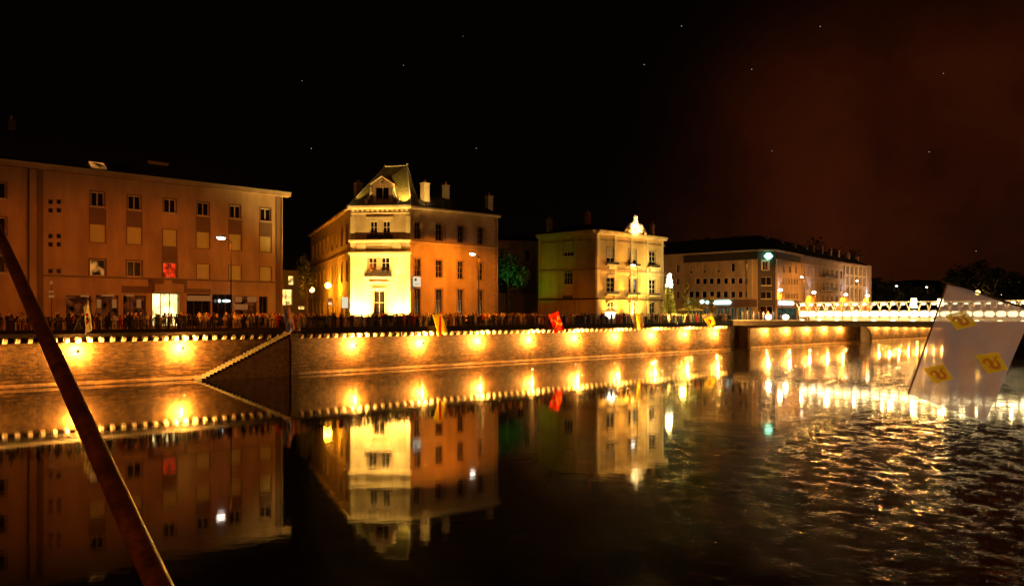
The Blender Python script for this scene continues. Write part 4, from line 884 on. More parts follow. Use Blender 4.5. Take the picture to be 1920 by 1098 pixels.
for x, y, lb in ((1684, 536, 'far white street lamp over the footbridge, left of the pair'), (1740, 538, 'far white street lamp just left of the big flag'), (1817, 548, 'far white street lamp seen above the big flag'), (1880, 552, 'far white street lamp at the right edge')):
    d = 7.5 / (HY - y) * F; q_ = at(x, y, d); o = copy_tree(slp, Vector((q_.x, q_.y, DECK)), YAW, lb, slk); light('street_light', q_ + Vector((-.5, 1.5, .3)), 5000, (1, 0.5, 0.2), None, 0.3)
for s, t, e in ((4.0, 75.6, 4000), (36.4, 76.9, 4000), (68.2, 75.5, 6200), (101, 75.5, 1300), (133.5, 76.5, 5500), (156.6, 75.5, 8000), (183.3, 75.5, 9000)):  # the one past the footbridge has no post, added for the office block
    L = W(s - 1.0, t, DECK + 8.85); light('street_light', L, e, SODIUM if s < 60 else (1, 0.23, 0.004) if s < 80 else (1, 0.36, 0.06), None, 0.3, 'SPOT', W(s - 1.0, t + 3.4, DECK + 2.9), 172, 0.25)

# low sodium lamps
def globe_lamp(x, y, d, lb, e, colr=SODIUM, m_='lamp_sodium', rad=0.32, name='globe_lamp', group='orange globe street lamps'):
    q_ = at(x, y, d); root = empty(name, (q_.x, q_.y, DECK), lb, 'street lamp', group)
    m = MB(); m.tube([(q_.x, q_.y, DECK), (q_.x, q_.y, q_.z - rad * 0.8)], [0.08, 0.05], 8); m.build('pole', 'iron', root)
    m = MB(); m.ell(tuple(q_), (rad, rad, rad), 12, 8); m.build('globe', m_, root, smooth=True)
    if e: light('globe_light', q_ + Vector((0.0, -0.0, 0)), e, colr, root, rad + 0.05)
    return root
globe_lamp(585, 543, 119, 'orange globe lamp farther from the corner house, in the side street', 9000, (1, 0.30, 0.008), rad=0.38)
globe_lamp(615, 535, 111, 'orange globe lamp nearer to the corner house, in the side street', 9500, (1, 0.32, 0.008), rad=0.42)
globe_lamp(1833, 548.5, 250, 'small orange lamp seen above the big flag', 900, rad=0.7)
for x, y, d, lb, e in ((1463, 543.5, 178, 'lit wall lamp on the office block', 900), (1526, 548, 196, 'lit wall lamp on the balcony house', 1000), (1586, 552, 219, 'lit wall lamp on the pillared house', 900), (1627, 554, 234, 'lit wall lamp at the end of the row of houses', 900)):
    q_ = at(x, y, d); root = empty('facade_lamp', (q_.x, q_.y, DECK), lb, 'street lamp', 'street lamps before the far houses')
    m = MB(); m.tube([(q_.x + 0.5, q_.y + 0.5, DECK), (q_.x + 0.5, q_.y + 0.5, q_.z), tuple(q_)], 0.06, 6); m.build('pole', 'iron', root)
    m = MB(); m.ell(tuple(q_), (0.52, 0.35, 0.3), 12, 6); m.build('head', 'lamp_white', root, smooth=True)
    light('lamp_light', q_ - Vector((0, 0, 0.5)), e * 5, (1, 0.26, 0.005), root, 0.3, 'SPOT', q_ + Vector((0.6, 1.2, -6)), 150, 0.3)
    light('lamp_light', q_ + Vector((0, 0, 0.4)), e * 0.4, (0.75, 0.7, 1.0), root, 0.3, 'SPOT', q_ + Vector((0.8, 1.6, 6)), 120, 0.6)

# ================================================================== footbridge
BS0, BS1 = 126.0, 130.0; TB0 = 61.6
FB = empty('footbridge', W(128, 40, 4.3), 'white steel footbridge with lit panels crossing the river to the right', 'footbridge')
m = MB(W); m.box(BS0, -14, 4.28, BS0 + 0.25, 76.3, 5.12); m.box(BS1 - 0.25, -14, 4.28, BS1, 76.3, 5.12); m.box(BS0 + 0.25, -14, 4.75, BS1 - 0.25, 76.3, 5.05); m.build('girder', 'slab', FB)
m = MB(W); m.box(BS0 - 0.12, -14, 5.123, BS0 + 0.3, 76.3, 5.22); m.box(BS1 - 0.3, -14, 5.123, BS1 + 0.12, 76.3, 5.22); m.build('deck_edge', 'deck_pale', FB)
m = MB(W); m.box(BS0 + 0.302, -14, 5.06, BS1 - 0.302, 76.3, 5.14); m.build('deck', 'deck_pale', FB)
BAY = 1.42
k = 0; t = TB0
for side, sB in ((0, BS0 + 0.05), (1, BS1 - 0.05)):
    m = MB(W); m.box(sB - 0.06, -14, 8.0, sB + 0.06, TB0, 8.14); m.box(sB - 0.05, -14, 6.72, sB + 0.05, TB0, 6.80); m.box(sB - 0.05, -14, 5.72, sB + 0.05, TB0, 5.80); m.build('chord', 'steel_cream', FB)
bays = []
while t > -12: bays.append(t); t -= BAY
for i, t in enumerate(bays):
    s = BS0 + 0.05; sg_ = 1
    m = MB(W)
    m.tube([(s, t, 5.2), (s, t, 6.95), (s - 0.25, t + 0.45, 8.05)], 0.06, 6); m.tube([(s, t, 6.95), (s - 0.25, t - 0.45, 8.05)], 0.055, 6); m.tube([(s, t, 6.95), (s + 0.6, t, 8.05)], 0.045, 5)
    m.build('bracket', 'steel_cream', FB)
    a_, b_, k_ = t - BAY + 0.10, t - 0.10, 0.2; pr = [(a_ + k_, 5.86), (b_ - k_, 5.86), (b_, 5.86 + k_), (b_, 6.64 - k_), (b_ - k_, 6.64), (a_ + k_, 6.64), (a_, 6.64 - k_), (a_, 5.86 + k_)]
    m = MB(W); m.prism([(s - 0.05, y_, z_) for y_, z_ in pr], [(s + 0.03, y_, z_) for y_, z_ in pr]); m.build('light_panel', 'panel_light', FB)
m = MB(W)
for i, t in enumerate(bays):
    s = BS1 - 0.05; m.tube([(s, t, 5.2), (s, t, 6.95), (s + 0.25, t + 0.45, 8.05)], 0.06, 5); m.tube([(s, t, 6.95), (s + 0.25, t - 0.45, 8.05)], 0.05, 5)
m.build('far_brackets', 'steel_cream', FB, clean=False)
for i, t in enumerate(bays):
    m = MB(W); m.ell((BS0 - 0.30, t - BAY * 0.5, 7.72), (0.16, 0.28 + 0.12 * (i % 3 == 0), 0.15), 8, 5); m.build('lamp', 'lamp_warm', FB, smooth=True)
for i, t in enumerate(bays[::2]): m = MB(W); m.ell((BS0 - 0.1, t - 0.6, 5.32), (0.12, 0.35, 0.09), 8, 5); m.build('deck_lamp', 'lamp_warm', FB, smooth=True)
# added lights above mid-deck, without lamp bodies, brightening the bridge
for t in (66, 58, 48, 38, 28, 18): light('deck_light', W(128, t, 7.6), 330, (1, 0.72, 0.32), FB, 0.4)
for i, t in enumerate(bays[::3]): light('truss_light', W(BS0 - 0.75, t - 0.7, 7.35), 230, (1, 0.68, 0.28), FB, 0.15)
m = MB(W); m.box(BS1 - 0.12, -14, 5.23, BS1 - 0.08, TB0, 5.80); m.build('parapet', 'steel_cream', FB)
# bright box lamps standing on the truss
for x, y0, y1 in ((1714, 559, 577), (1764, 560, 574)):
    s_, d_ = onW(x, 0)
    kx = (x - CX) / F; t = 126.0 * (U.x - kx * U.y) / (kx * NV.y - NV.x)
    q_ = W(126, t, 0); d_ = q_.y; z0 = H + (HY - y1) / F * d_; z1 = H + (HY - y0) / F * d_
    m = MB(W); m.tube([(125.9, t, z0), (125.9, t, z1)], 0.38, 12); m.build('box_lamp', 'panel_light', FB, smooth=True)
m = MB(W)
for x in range(2): pass
# railing of the landing
m = MB(W)
for zz in (5.5, 5.85, 6.2): m.box(BS0 + 0.05, TB0, zz, BS0 + 0.09, 74.2, zz + 0.035)
for i in range(9): t = TB0 + 0.2 + i * 1.55; m.box(BS0 + 0.03, t - 0.03, 5.2, BS0 + 0.11, t + 0.03, 6.25)
m.build('landing_rail', 'iron_worn', FB)
for x, lb in ((1441, 'white globe bollard lamp on the footbridge landing, farther from the truss'), (1473, 'white globe bollard lamp on the footbridge landing, beside the truss')):
    kx = (x - CX) / F; t = 127.0 * (U.x - kx * U.y) / (kx * NV.y - NV.x); q_ = W(127, t, 5.14)
    root = empty('bollard_lamp', q_, lb, 'bollard lamp', 'globe lamps on the footbridge landing')
    m = MB(); m.tube([tuple(q_), (q_.x, q_.y, q_.z + 0.25)], [0.3, 0.2], 10); m.build('base', 'deck_pale', root); m = MB(); m.ell((q_.x, q_.y, q_.z + 0.6), (0.55, 0.55, 0.42), 14, 8); m.build('globe', 'bulb', root, smooth=True)
    light('bollard_light', q_ + Vector((0, 0, 1.2)), 160, (1, 0.8, 0.45), root, 0.3)

# ================================================================== trees
def foliage(mb, c, r, n, size, flat=0.8, lumps=9):
    cs_ = []
    for i in range(lumps):
        a = random.uniform(0, 2 * math.pi); h_ = random.uniform(-0.75, 0.85); rr = math.sqrt(max(0, 1 - h_ * h_)) * random.uniform(0.3, 0.75)
        cs_.append((c[0] + r[0] * rr * math.cos(a), c[1] + r[1] * rr * math.sin(a), c[2] + r[2] * h_ * 0.75, random.uniform(0.28, 0.5)))
    for i in range(n):
        q = random.choice(cs_); d = Vector((random.gauss(0, 1), random.gauss(0, 1), random.gauss(0, 1))).normalized() * (random.random() ** 0.35) * q[3]
        p = Vector((q[0] + d.x * r[0], q[1] + d.y * r[1], q[2] + d.z * r[2])); s = size * random.uniform(0.6, 1.4)
        u_ = Vector((random.gauss(0, 1), random.gauss(0, 1), random.gauss(0, 0.7))).normalized(); v_ = u_.orthogonal().normalized()
        mb.face([tuple(p - u_ * s), tuple(p + v_ * s * 0.5), tuple(p + u_ * s), tuple(p - v_ * s * 0.5)])
def tree(name, base, h_, r, label, m_='leaf_green', n=1500, size=0.22, group=None, crown0=0.3, cat='tree'):
    root = empty(name, base, label, cat, group); b = Vector(base)
    t = MB(); t.tube([tuple(b), tuple(b + Vector((0.1, 0, h_ * 0.35))), tuple(b + Vector((0, 0.1, h_ * 0.8)))], [h_ * 0.03, h_ * 0.022, h_ * 0.006], 7)
    for i in range(6):
        a = i * 1.1; z = h_ * (0.3 + 0.08 * i); t.tube([tuple(b + Vector((0, 0, z))), tuple(b + Vector((math.cos(a) * r * 0.6, math.sin(a) * r * 0.6, z + h_ * 0.16)))], [h_ * 0.012, h_ * 0.004], 5)
    t.build('trunk', 'bark', root)
    f = MB(); foliage(f, (b.x, b.y, b.z + h_ * (crown0 + 1) / 2), (r, r, h_ * (1 - crown0) / 2), n, size); f.build('crown', m_, root, clean=False)
    return root
q_ = at(951, 500, 128); tree('leafy_tree', (q_.x, q_.y, DECK), 12.5, 3.6, 'leafy tree lit green beside the corner house', n=2600, size=0.26, crown0=0.35)
LG = flood(Vector((q_.x + 1.5, q_.y - 6, DECK + 0.3)), q_ + Vector((0.6, 0, 2.2)), 5200, (0.08, 1, 0.16), 38, 'green floodlight below the leafy tree')
light('flood_light', pt(F3L, 1.0, 7.0, DECK + 0.8), 1200, (0.14, 0.55, 0.015), LG, 0.3, 'SPOT', pt(F3L, 2.0, 0, 15), 75, 1.0)
light('flood_light', pt(F3L, 8.0, 11.0, DECK + 3), 60, (1, 0.45, 0.05), LG, 0.3, 'SPOT', pt(F3L, 9.0, 0, 11), 75, 1.0)
q_ = at(574, 480, 118); tree('street_tree', (q_.x, q_.y, DECK), 10.8, 1.8, 'thin tree at the left side of the corner house', 'leaf_dark', 900, 0.2, crown0=0.25)
# conifer hung with lights
q_ = at(1254, 560, 138); root = empty('lit_conifer', (q_.x, q_.y, DECK), 'narrow conifer with white lights in its top, right of the ornate house', 'tree')
t = MB(); t.tube([(q_.x, q_.y, DECK), (q_.x, q_.y, DECK + 7.8)], [0.14, 0.03], 7); t.build('trunk', 'bark', root)
f = MB()
for i in range(1500):
    z = random.random() ** 0.9; rr = (1 - z) * 1.25 + 0.3; a = random.uniform(0, 6.28); r_ = rr * random.uniform(0.4, 1); p_ = Vector((q_.x + r_ * math.cos(a), q_.y + r_ * math.sin(a), DECK + 0.6 + z * 7.2 - r_ * 0.3)); s = random.uniform(0.1, 0.24)
    o_ = Vector((math.cos(a), math.sin(a), -0.4)) * s * 1.6; v_ = o_.orthogonal().normalized() * s * 0.5
    f.face([tuple(p_ - o_), tuple(p_ + v_), tuple(p_ + o_), tuple(p_ - v_)])
f.build('crown', 'leaf_yellow', root, clean=False)
m = MB()
for i in range(11): z = 12.9 - i * 0.2; a = i * 2.4; r_ = 0.1 + i * 0.035; m.ell((q_.x + r_ * math.cos(a), q_.y - 0.2 - 0.3 + r_ * math.sin(a), z), (0.3, 0.3, 0.24), 8, 5)
m.build('light_bulbs', 'bulb', root, smooth=True)
light('tree_light', (q_.x - 0.5, q_.y - 2.5, 12.0), 1600, (1, 0.75, 0.2), root, 0.5)
light('tree_light', (q_.x + 1.5, q_.y - 4.0, 6.6), 1500, (1, 0.8, 0.12), root, 0.5)
for x, y, d, h_, r, lb in ((1292, 560, 142, 5.2, 1.7, 'yellow-green lit shrub behind the yellow parasol'), (1315, 560, 146, 4.6, 1.6, 'shrub left of the long white sign'), (1335, 548, 150, 5.6, 0.9, 'small round-topped tree before the office block')):
    q_ = at(x, y, d); tree('young_tree', (q_.x, q_.y, DECK), h_, r, lb, 'leaf_yellow', 500, 0.16, 'young trees before the office block', 0.3)
q_ = at(1288, 560, 150); tree('young_tree', (q_.x, q_.y, DECK), 8.0, 1.3, 'taller sparse young tree before the left end of the office block', 'leaf_yellow', 260, 0.16, 'young trees before the office block', 0.35)
# dark trees against the lit smoke
for i, (x, y, d, r) in enumerate(((1652, 520, 300, 8), (1680, 526, 320, 7), (1706, 524, 330, 7), (1786, 508, 260, 6), (1812, 494, 265, 7), (1838, 484, 270, 8.5), (1866, 496, 275, 8), (1895, 505, 280, 8), (1735, 532, 340, 7), (1548, 440, 262, 9), (1580, 452, 268, 8), (1632, 512, 300, 6))):
    q_ = at(x, y, d); hh = q_.z - DECK
    lb = ['dark tree just right of the pillared house', 'low dark tree under the smoke glow', 'low dark tree left of the far white lamps', 'dark tree left of the big treetop over the flag', 'dark tree on the left shoulder of the big treetop over the flag',
          'tallest dark treetop above the big flag', 'dark tree on the right shoulder of the big treetop over the flag', 'dark tree at the right edge of the view', 'low dark tree between two far lamps', 'large dark treetop above the roof of the balcony house', 'dark treetop above the roof of the pillared house', 'small dark tree behind the end of the house row'][i]
    tree('dark_tree', (q_.x, q_.y, DECK - 2), hh + 2, r, lb, 'leaf_dark', 1400, 0.55, 'dark trees behind the far bank', 0.3)

# ================================================================== flags hung from the quay
def cloth_mat(name, c, alpha=0.0, trans=0.3):
    m = bpy.data.materials.new(name); m.use_nodes = True; t = m.node_tree; t.nodes.clear()
    tc = t.nodes.new('ShaderNodeTexCoord'); nz = N(t, 'ShaderNodeTexNoise', Scale=3.0, Detail=4.0); t.links.new(tc.outputs['Object'], nz.inputs['Vector'])
    cr = t.nodes.new('ShaderNodeValToRGB'); t.links.new(nz.outputs[0], cr.inputs[0]); cr.color_ramp.elements[0].color = (*[v * 0.82 for v in c], 1); cr.color_ramp.elements[1].color = (*[min(1, v * 1.1) for v in c], 1)
    d = t.nodes.new('ShaderNodeBsdfDiffuse'); tr = t.nodes.new('ShaderNodeBsdfTranslucent'); mx = t.nodes.new('ShaderNodeMixShader'); mx.inputs[0].default_value = trans
    t.links.new(cr.outputs[0], d.inputs[0]); t.links.new(cr.outputs[0], tr.inputs[0]); t.links.new(d.outputs[0], mx.inputs[1]); t.links.new(tr.outputs[0], mx.inputs[2])
    out = t.nodes.new('ShaderNodeOutputMaterial'); last = mx.outputs[0]
    if alpha:
        tp_ = t.nodes.new('ShaderNodeBsdfTransparent'); m2 = t.nodes.new('ShaderNodeMixShader'); m2.inputs[0].default_value = alpha
        t.links.new(last, m2.inputs[1]); t.links.new(tp_.outputs[0], m2.inputs[2]); last = m2.outputs[0]
    t.links.new(last, out.inputs[0]); MATS[name] = m
cloth_mat('cloth_cream', (0.9, 0.88, 0.7)); cloth_mat('cloth_yellow', (0.92, 0.80, 0.06)); cloth_mat('cloth_red', (0.75, 0.03, 0.015)); cloth_mat('cloth_blue', (0.20, 0.24, 0.55)); cloth_mat('cloth_orange', (0.98, 0.32, 0.03)); cloth_mat('cloth_gold', (0.85, 0.55, 0.12)); cloth_mat('cloth_grey', (0.30, 0.26, 0.28)); cloth_mat('cloth_green', (0.08, 0.16, 0.06))
def lerp(a, b, k): return a + (b - a) * k
def cloth(name, quad, m_, parent, n=8, wave=0.06, off=0.0, uv=(0, 1, 0, 1), th=0.012):
    # quad: 3D corners (top-left, top-right, bottom-right, bottom-left); a waved sheet with a little thickness
    A, B, C_, D = [Vector(v) for v in quad]; nrm = (B - A).cross(D - A).normalized()
    if nrm.y > 0: nrm = -nrm
    u0, u1, v0, v1 = uv; P = lambda a, b, o: tuple(lerp(lerp(A, B, a), lerp(D, C_, a), b) + nrm * (wave * (math.sin(a * 7 + b * 3) * (0.3 + b) + 0.5 * math.sin(a * 19 - b * 9 + 1) * b + 0.35 * math.sin(a * 4 - b * 14)) + o + off))
    mb = MB()
    for side in (0, 1):
        for i in range(n):
            for j in range(n):
                a0, a1 = u0 + (u1 - u0) * i / n, u0 + (u1 - u0) * (i + 1) / n; b0, b1 = v0 + (v1 - v0) * j / n, v0 + (v1 - v0) * (j + 1) / n
                mb.face([P(a0, b0, side * th), P(a1, b0, side * th), P(a1, b1, side * th), P(a0, b1, side * th)])
                if th == 0: pass
        if th == 0: break
    return mb.build(name, m_, parent, smooth=True), P
def ribbon(P, pts, wd, m_, parent, name='emblem', off=0.03, both=False):    # a flat stroke on a flag, in flag coordinates
    mb = MB()
    sides = (off,) if not both else (off, -off)
    for o in sides:
        for k in range(len(pts) - 1):
            (a0, b0), (a1, b1) = pts[k], pts[k + 1]; dx, dy = a1 - a0, b1 - b0; L = math.hypot(dx, dy) or 1; w0 = wd[k] if isinstance(wd, list) else wd; w1 = wd[k + 1] if isinstance(wd, list) else wd
            nx_, ny_ = -dy / L, dx / L
            mb.face([P(a0 + nx_ * w0, b0 + ny_ * w0, o), P(a1 + nx_ * w1, b1 + ny_ * w1, o), P(a1 - nx_ * w1, b1 - ny_ * w1, o), P(a0 - nx_ * w0, b0 - ny_ * w0, o)])
    return mb.build(name, m_, parent, clean=False)
def quay_flag(px, label, m_, t=72.6, pole=None, wave=0.11):
    s_, d = onW((px[0][0] + px[2][0]) / 2, t); q = [at(x, y, d + k) for (x, y), k in zip(px, (0, 0.25, 0.25, 0))]
    root = empty('quay_flag', q[3], label, 'flag', 'banners on poles along the quay')
    (bx, by), (tx, ty) = pole; b_ = W(onW(bx, 74.0)[0], 74.0, 4.9); tpv = at(tx, ty, d)
    m = MB(); m.tube([tuple(b_), tuple(tpv)], [0.035, 0.025], 7); m.build('pole', 'iron_worn', root)
    o, P = cloth('banner', q, m_, root, wave=wave); return root, o, P
fl, o, P = quay_flag([(157, 576), (165, 561), (173, 618), (160, 626)], 'narrow cream banner with small marks, on the quay at the left', 'cloth_cream', pole=((139, 606), (166, 561)))
for c_, m_ in ((((0.2, 0.35), (0.7, 0.42)), 'cloth_red'), (((0.3, 0.5), (0.6, 0.55)), 'cloth_green'), (((0.25, 0.66), (0.8, 0.62)), 'cloth_red')): ribbon(P, c_, 0.05, m_, o)
fl, o, P = quay_flag([(530, 583), (543, 576), (551, 618), (538, 625)], 'blue banner with an orange-red band, above the stone steps', 'cloth_blue', pole=((548, 625), (533, 578)))
ribbon(P, [(0.75, 0.0), (0.85, 0.5), (0.9, 1.0)], 0.26, 'cloth_orange', o); ribbon(P, [(0.1, 0.75), (0.55, 0.45), (0.9, 0.35)], 0.07, 'cloth_gold', o)
fl, o, P = quay_flag([(811, 591), (826, 585), (839, 621), (822, 630)], 'yellow banner with a red diagonal stripe, before the corner house', 'cloth_yellow', pole=((783, 609), (827, 585)))
ribbon(P, [(0.95, 0.0), (0.55, 0.5), (0.15, 1.0)], 0.10, 'cloth_red', o)
fl, o, P = quay_flag([(1029, 591), (1046, 583), (1058, 617), (1040, 625)], 'red banner with crossed gold keys, before the dim house', 'cloth_red', pole=((1062, 612), (1030, 590)))
ribbon(P, [(0.25, 0.30), (0.85, 0.75)], 0.05, 'cloth_gold', o); ribbon(P, [(0.85, 0.25), (0.25, 0.78)], 0.05, 'cloth_gold', o)
for cx_, cy_ in ((0.22, 0.28), (0.2, 0.80)): ribbon(P, [(cx_ + 0.11 * math.cos(a), cy_ + 0.06 * math.sin(a)) for a in [k * 0.785 for k in range(9)]], 0.03, 'cloth_gold', o)
ribbon(P, [(0.8, 0.3), (0.95, 0.42)], 0.05, 'cloth_gold', o); ribbon(P, [(0.8, 0.72), (0.95, 0.64)], 0.05, 'cloth_gold', o)
fl, o, P = quay_flag([(1182, 591), (1206, 586), (1206, 612), (1191, 617)], 'grey banner with a yellow band, before the ornate house', 'cloth_grey', pole=((1212, 612), (1184, 588)))
ribbon(P, [(0.62, 0.0), (0.4, 1.05)], 0.17, 'cloth_yellow', o); ribbon(P, [(0.9, 0.92), (1.1, 0.85)], 0.12, 'cloth_orange', o)
fl, o, P = quay_flag([(1316, 592), (1332, 586), (1343, 607), (1328, 613)], 'yellow banner with grey top and red patch, nearest the footbridge', 'cloth_yellow', pole=((1347, 608), (1314, 590)))
ribbon(P, [(0.0, 0.15), (1.0, 0.12)], 0.13, 'cloth_grey', o); ribbon(P, [(0.45, 0.45), (0.62, 0.68)], 0.09, 'cloth_red', o); ribbon(P, [(0.35, 0.8), (0.6, 0.7)], 0.06, 'cloth_red', o)

# ------------------------------------------------------------------ the big flag and pole in the foreground
cloth_mat('cloth_sheer', (0.52, 0.52, 0.56), alpha=0.20, trans=0.45); cloth_mat('patch_yellow', (0.98, 0.72, 0.02), alpha=0.12, trans=0.2); cloth_mat('patch_red', (0.80, 0.30, 0.03), alpha=0.12, trans=0.3)
Af = at(1776, 531, 20.0); Mf = W(24, 0.3, 4.4); Df = lerp(Af, Mf, 0.262); Bf = at(1703, 738, 20.0); Cf = at(1847, 792, 19.4)
BF = empty('sheer_flag', Af, 'large sheer white flag with yellow patches and red curling beasts, at the right', 'flag')
m = MB(); m.tube([tuple(lerp(Mf, Af, 0.0)), tuple(lerp(Mf, Af, 1.02))], [0.045, 0.022], 10); m.build('pole', 'pole_wood', BF)
o, P = cloth('cloth', (Af, Df, Cf, Bf), 'cloth_sheer', BF, n=40, wave=0.05, th=0)
m = MB(); m.tube([P(0, k / 12, 0.0) for k in range(13)], 0.022, 6); m.build('hem', 'pole_wood', BF)
# flag coordinates of a pixel (photo) on the flag plane
ex, ey = (Df.x - Af.x), 0
def fuv(x, y):
    ax, ay, bx_, by_, dx_, dy_ = 1776, 531, 1703, 738, 1919.5, 581
    det = (dx_ - ax) * (by_ - ay) - (bx_ - ax) * (dy_ - ay)
    return (((x - ax) * (by_ - ay) - (bx_ - ax) * (y - ay)) / det, ((dx_ - ax) * (y - ay) - (x - ax) * (dy_ - ay)) / det)
for quad in (((1771, 591), (1807, 581), (1827, 608), (1791, 618.5)), ((1730, 690.5), (1768, 680.5), (1788, 708.5), (1752.5, 717.8)), ((1824, 664.5), (1863, 657.5), (1881.5, 690), (1845, 698))):
    q = [fuv(*c_) for c_ in quad]
    g_ = lambda a, b, q=q: (lerp(lerp(q[0][0], q[1][0], a), lerp(q[3][0], q[2][0], a), b), lerp(lerp(q[0][1], q[1][1], a), lerp(q[3][1], q[2][1], a), b))
    m = MB()
    for i in range(5):
        for j in range(5):
            m.face([P(*g_(a, b), 0.012) for a, b in ((i / 5, j / 5), ((i + 1) / 5, j / 5), ((i + 1) / 5, (j + 1) / 5), (i / 5, (j + 1) / 5))])
    pt_ = m.build('patch', 'patch_yellow', BF, clean=False)
    P2 = lambda a, b, o, g_=g_: P(*g_(a, b), o)
    sp = [(0.16, 0.50), (0.22, 0.34), (0.36, 0.28), (0.47, 0.38), (0.45, 0.55), (0.40, 0.70), (0.50, 0.82), (0.66, 0.80), (0.76, 0.64), (0.72, 0.48), (0.70, 0.34), (0.80, 0.24), (0.90, 0.30)]
    ribbon(P2, sp, [0.03, 0.05, 0.07, 0.08, 0.085, 0.08, 0.08, 0.075, 0.06, 0.05, 0.04, 0.03, 0.02], 'patch_red', pt_, 'beast', 0.02)
    for leg in (((0.46, 0.5), (0.58, 0.46), (0.62, 0.52)), ((0.42, 0.66), (0.28, 0.72), (0.24, 0.64)), ((0.62, 0.80), (0.66, 0.92)), ((0.2, 0.4), (0.10, 0.42))): ribbon(P2, list(leg), 0.022, 'patch_red', pt_, 'beast', 0.021)
# wooden flag pole leaning out from the near bank
P1 = at(287, 1074, 2.0); P2_ = at(24, 497, 4.1); dr = P2_ - P1
fp = empty('flag_pole', P1 - dr * 0.35, 'thick brown wooden pole leaning up to the left in the foreground', 'flag pole')
m = MB(); m.tube([tuple(P1 - dr * 0.35), tuple(P1), tuple(P2_), tuple(P2_ + dr * 0.6)], [0.031, 0.0305, 0.029, 0.028], 24); m.build('shaft', 'pole_wood', fp, smooth=True)
q_ = P1 - dr * 0.35; m = MB(); m.tube([(q_.x, q_.y, 4.6), (q_.x, q_.y, q_.z + 0.05)], 0.05, 10); m.build('socket', 'iron', fp)
# unseen fill lamps added on the near bank, brightening crowd and facades
for s_, e_, c_, lb in ((-22, 12500, (1, 0.26, 0.008), 'added fill lamp on the near bank, upstream'), (34, 12500, (1, 0.26, 0.008), 'added fill lamp on the near bank, towards the footbridge'), (62, 16000, (1, 0.26, 0.008), 'added fill lamp on the near bank, beside the footbridge')):
    b_ = W(s_, -7, DECK); nl = empty('near_bank_fill', b_, lb, 'street lamp', 'added fill lamps on the near bank'); m = MB(); m.tube([tuple(b_), (b_.x, b_.y, 13.2)], [0.11, 0.05], 10); m.build('pole', 'iron', nl)
    m = MB(); m.ell((b_.x, b_.y, 13.4), (0.35, 0.35, 0.2), 12, 6); m.build('head', 'lamp_white', nl, smooth=True)
    light('near_fill_light', (b_.x, b_.y, 13.0), e_, c_, nl, 0.3)
b_ = W(14, -6, DECK); nl = empty('near_bank_flag_fill', b_, 'added fill light on a near-bank mast, turned on the sheer flag', 'floodlight'); m = MB(); m.tube([tuple(b_), (b_.x, b_.y, 9.2)], [0.09, 0.05], 10); m.build('mast', 'iron', nl)  # unseen mast and lamp added to brighten the sheer flag
m = MB(); m.box(b_.x - .25, b_.y - .15, 9.2, b_.x + .25, b_.y + .1, 9.55); m.build('housing', 'iron', nl)
light('flood_light', (b_.x, b_.y + .2, 9.4), 1600, (1, 0.90, 0.82), nl, 0.2, 'SPOT', lerp(Bf, Df, 0.5), 22, 0.5)

# ================================================================== street things
q_ = W(onW(1300, 79)[0], 79, DECK); q_ = at(1300, 578, 146); root = empty('parasol', (q_.x, q_.y, DECK), 'wide flat yellow parasol over the crowd', 'parasol')
cloth_mat('canvas_yellow', (0.85, 0.66, 0.22), trans=0.4)
m = MB(); cc = Vector((q_.x - 0.6, q_.y, 7.75)); rim = [cc + Vector((2.3 * math.cos(a), 1.6 * math.sin(a), -0.65)) for a in [k * math.pi / 4 for k in range(8)]]
for k in range(8): m.face([tuple(cc), tuple(rim[k]), tuple(rim[(k + 1) % 8])]); m.face([tuple(rim[k]), tuple(rim[(k + 1) % 8]), tuple(rim[(k + 1) % 8] - Vector((0, 0, 0.2))), tuple(rim[k] - Vector((0, 0, 0.2)))])
m.build('canopy', 'canvas_yellow', root); m = MB(); m.tube([(cc.x, cc.y, DECK), (cc.x, cc.y, 7.75)], 0.03, 7); m.build('pole', 'iron', root)
light('parasol_light', (cc.x, cc.y - 0.3, 6.7), 60, (1, 0.8, 0.3), root, 0.2)
# white snack stall
q_ = at(1146, 600, 121); root = empty('snack_stall', (q_.x, q_.y, DECK), 'small bright white stall with a roof, in the crowd before the ornate house', 'stall')
f_ = lambda a, b, c: Vector((q_.x + a, q_.y + b, c)); m = MB(f_); m.box(-0.8, 0.0, DECK, 0.8, 1.4, DECK + 1.0); m.box(-0.8, 1.3, DECK + 1.0, 0.8, 1.4, 6.6); m.build('counter', 'frame_white', root)
m = MB(f_); m.box(-0.7, 1.2, 5.62, 0.7, 1.29, 6.55); m.build('lit_board', 'bulb', root); m = MB(f_); m.prism([(-1, -0.3, 6.6), (1, -0.3, 6.6), (1, 1.6, 6.6), (-1, 1.6, 6.6)], [(-0.7, 0.2, 6.95), (0.7, 0.2, 6.95), (0.7, 1.2, 6.95), (-0.7, 1.2, 6.95)]); m.build('roof', 'canvas_yellow', root)
m = MB(f_); m.tube([(-0.75, -0.2, DECK), (-0.75, -0.2, 6.6)], 0.03, 6); m.tube([(0.75, -0.2, DECK), (0.75, -0.2, 6.6)], 0.03, 6); m.build('roof_post', 'iron', root)
light('stall_light', (q_.x, q_.y - 0.2, 6.3), 90, (1, 0.85, 0.5), root, 0.2)
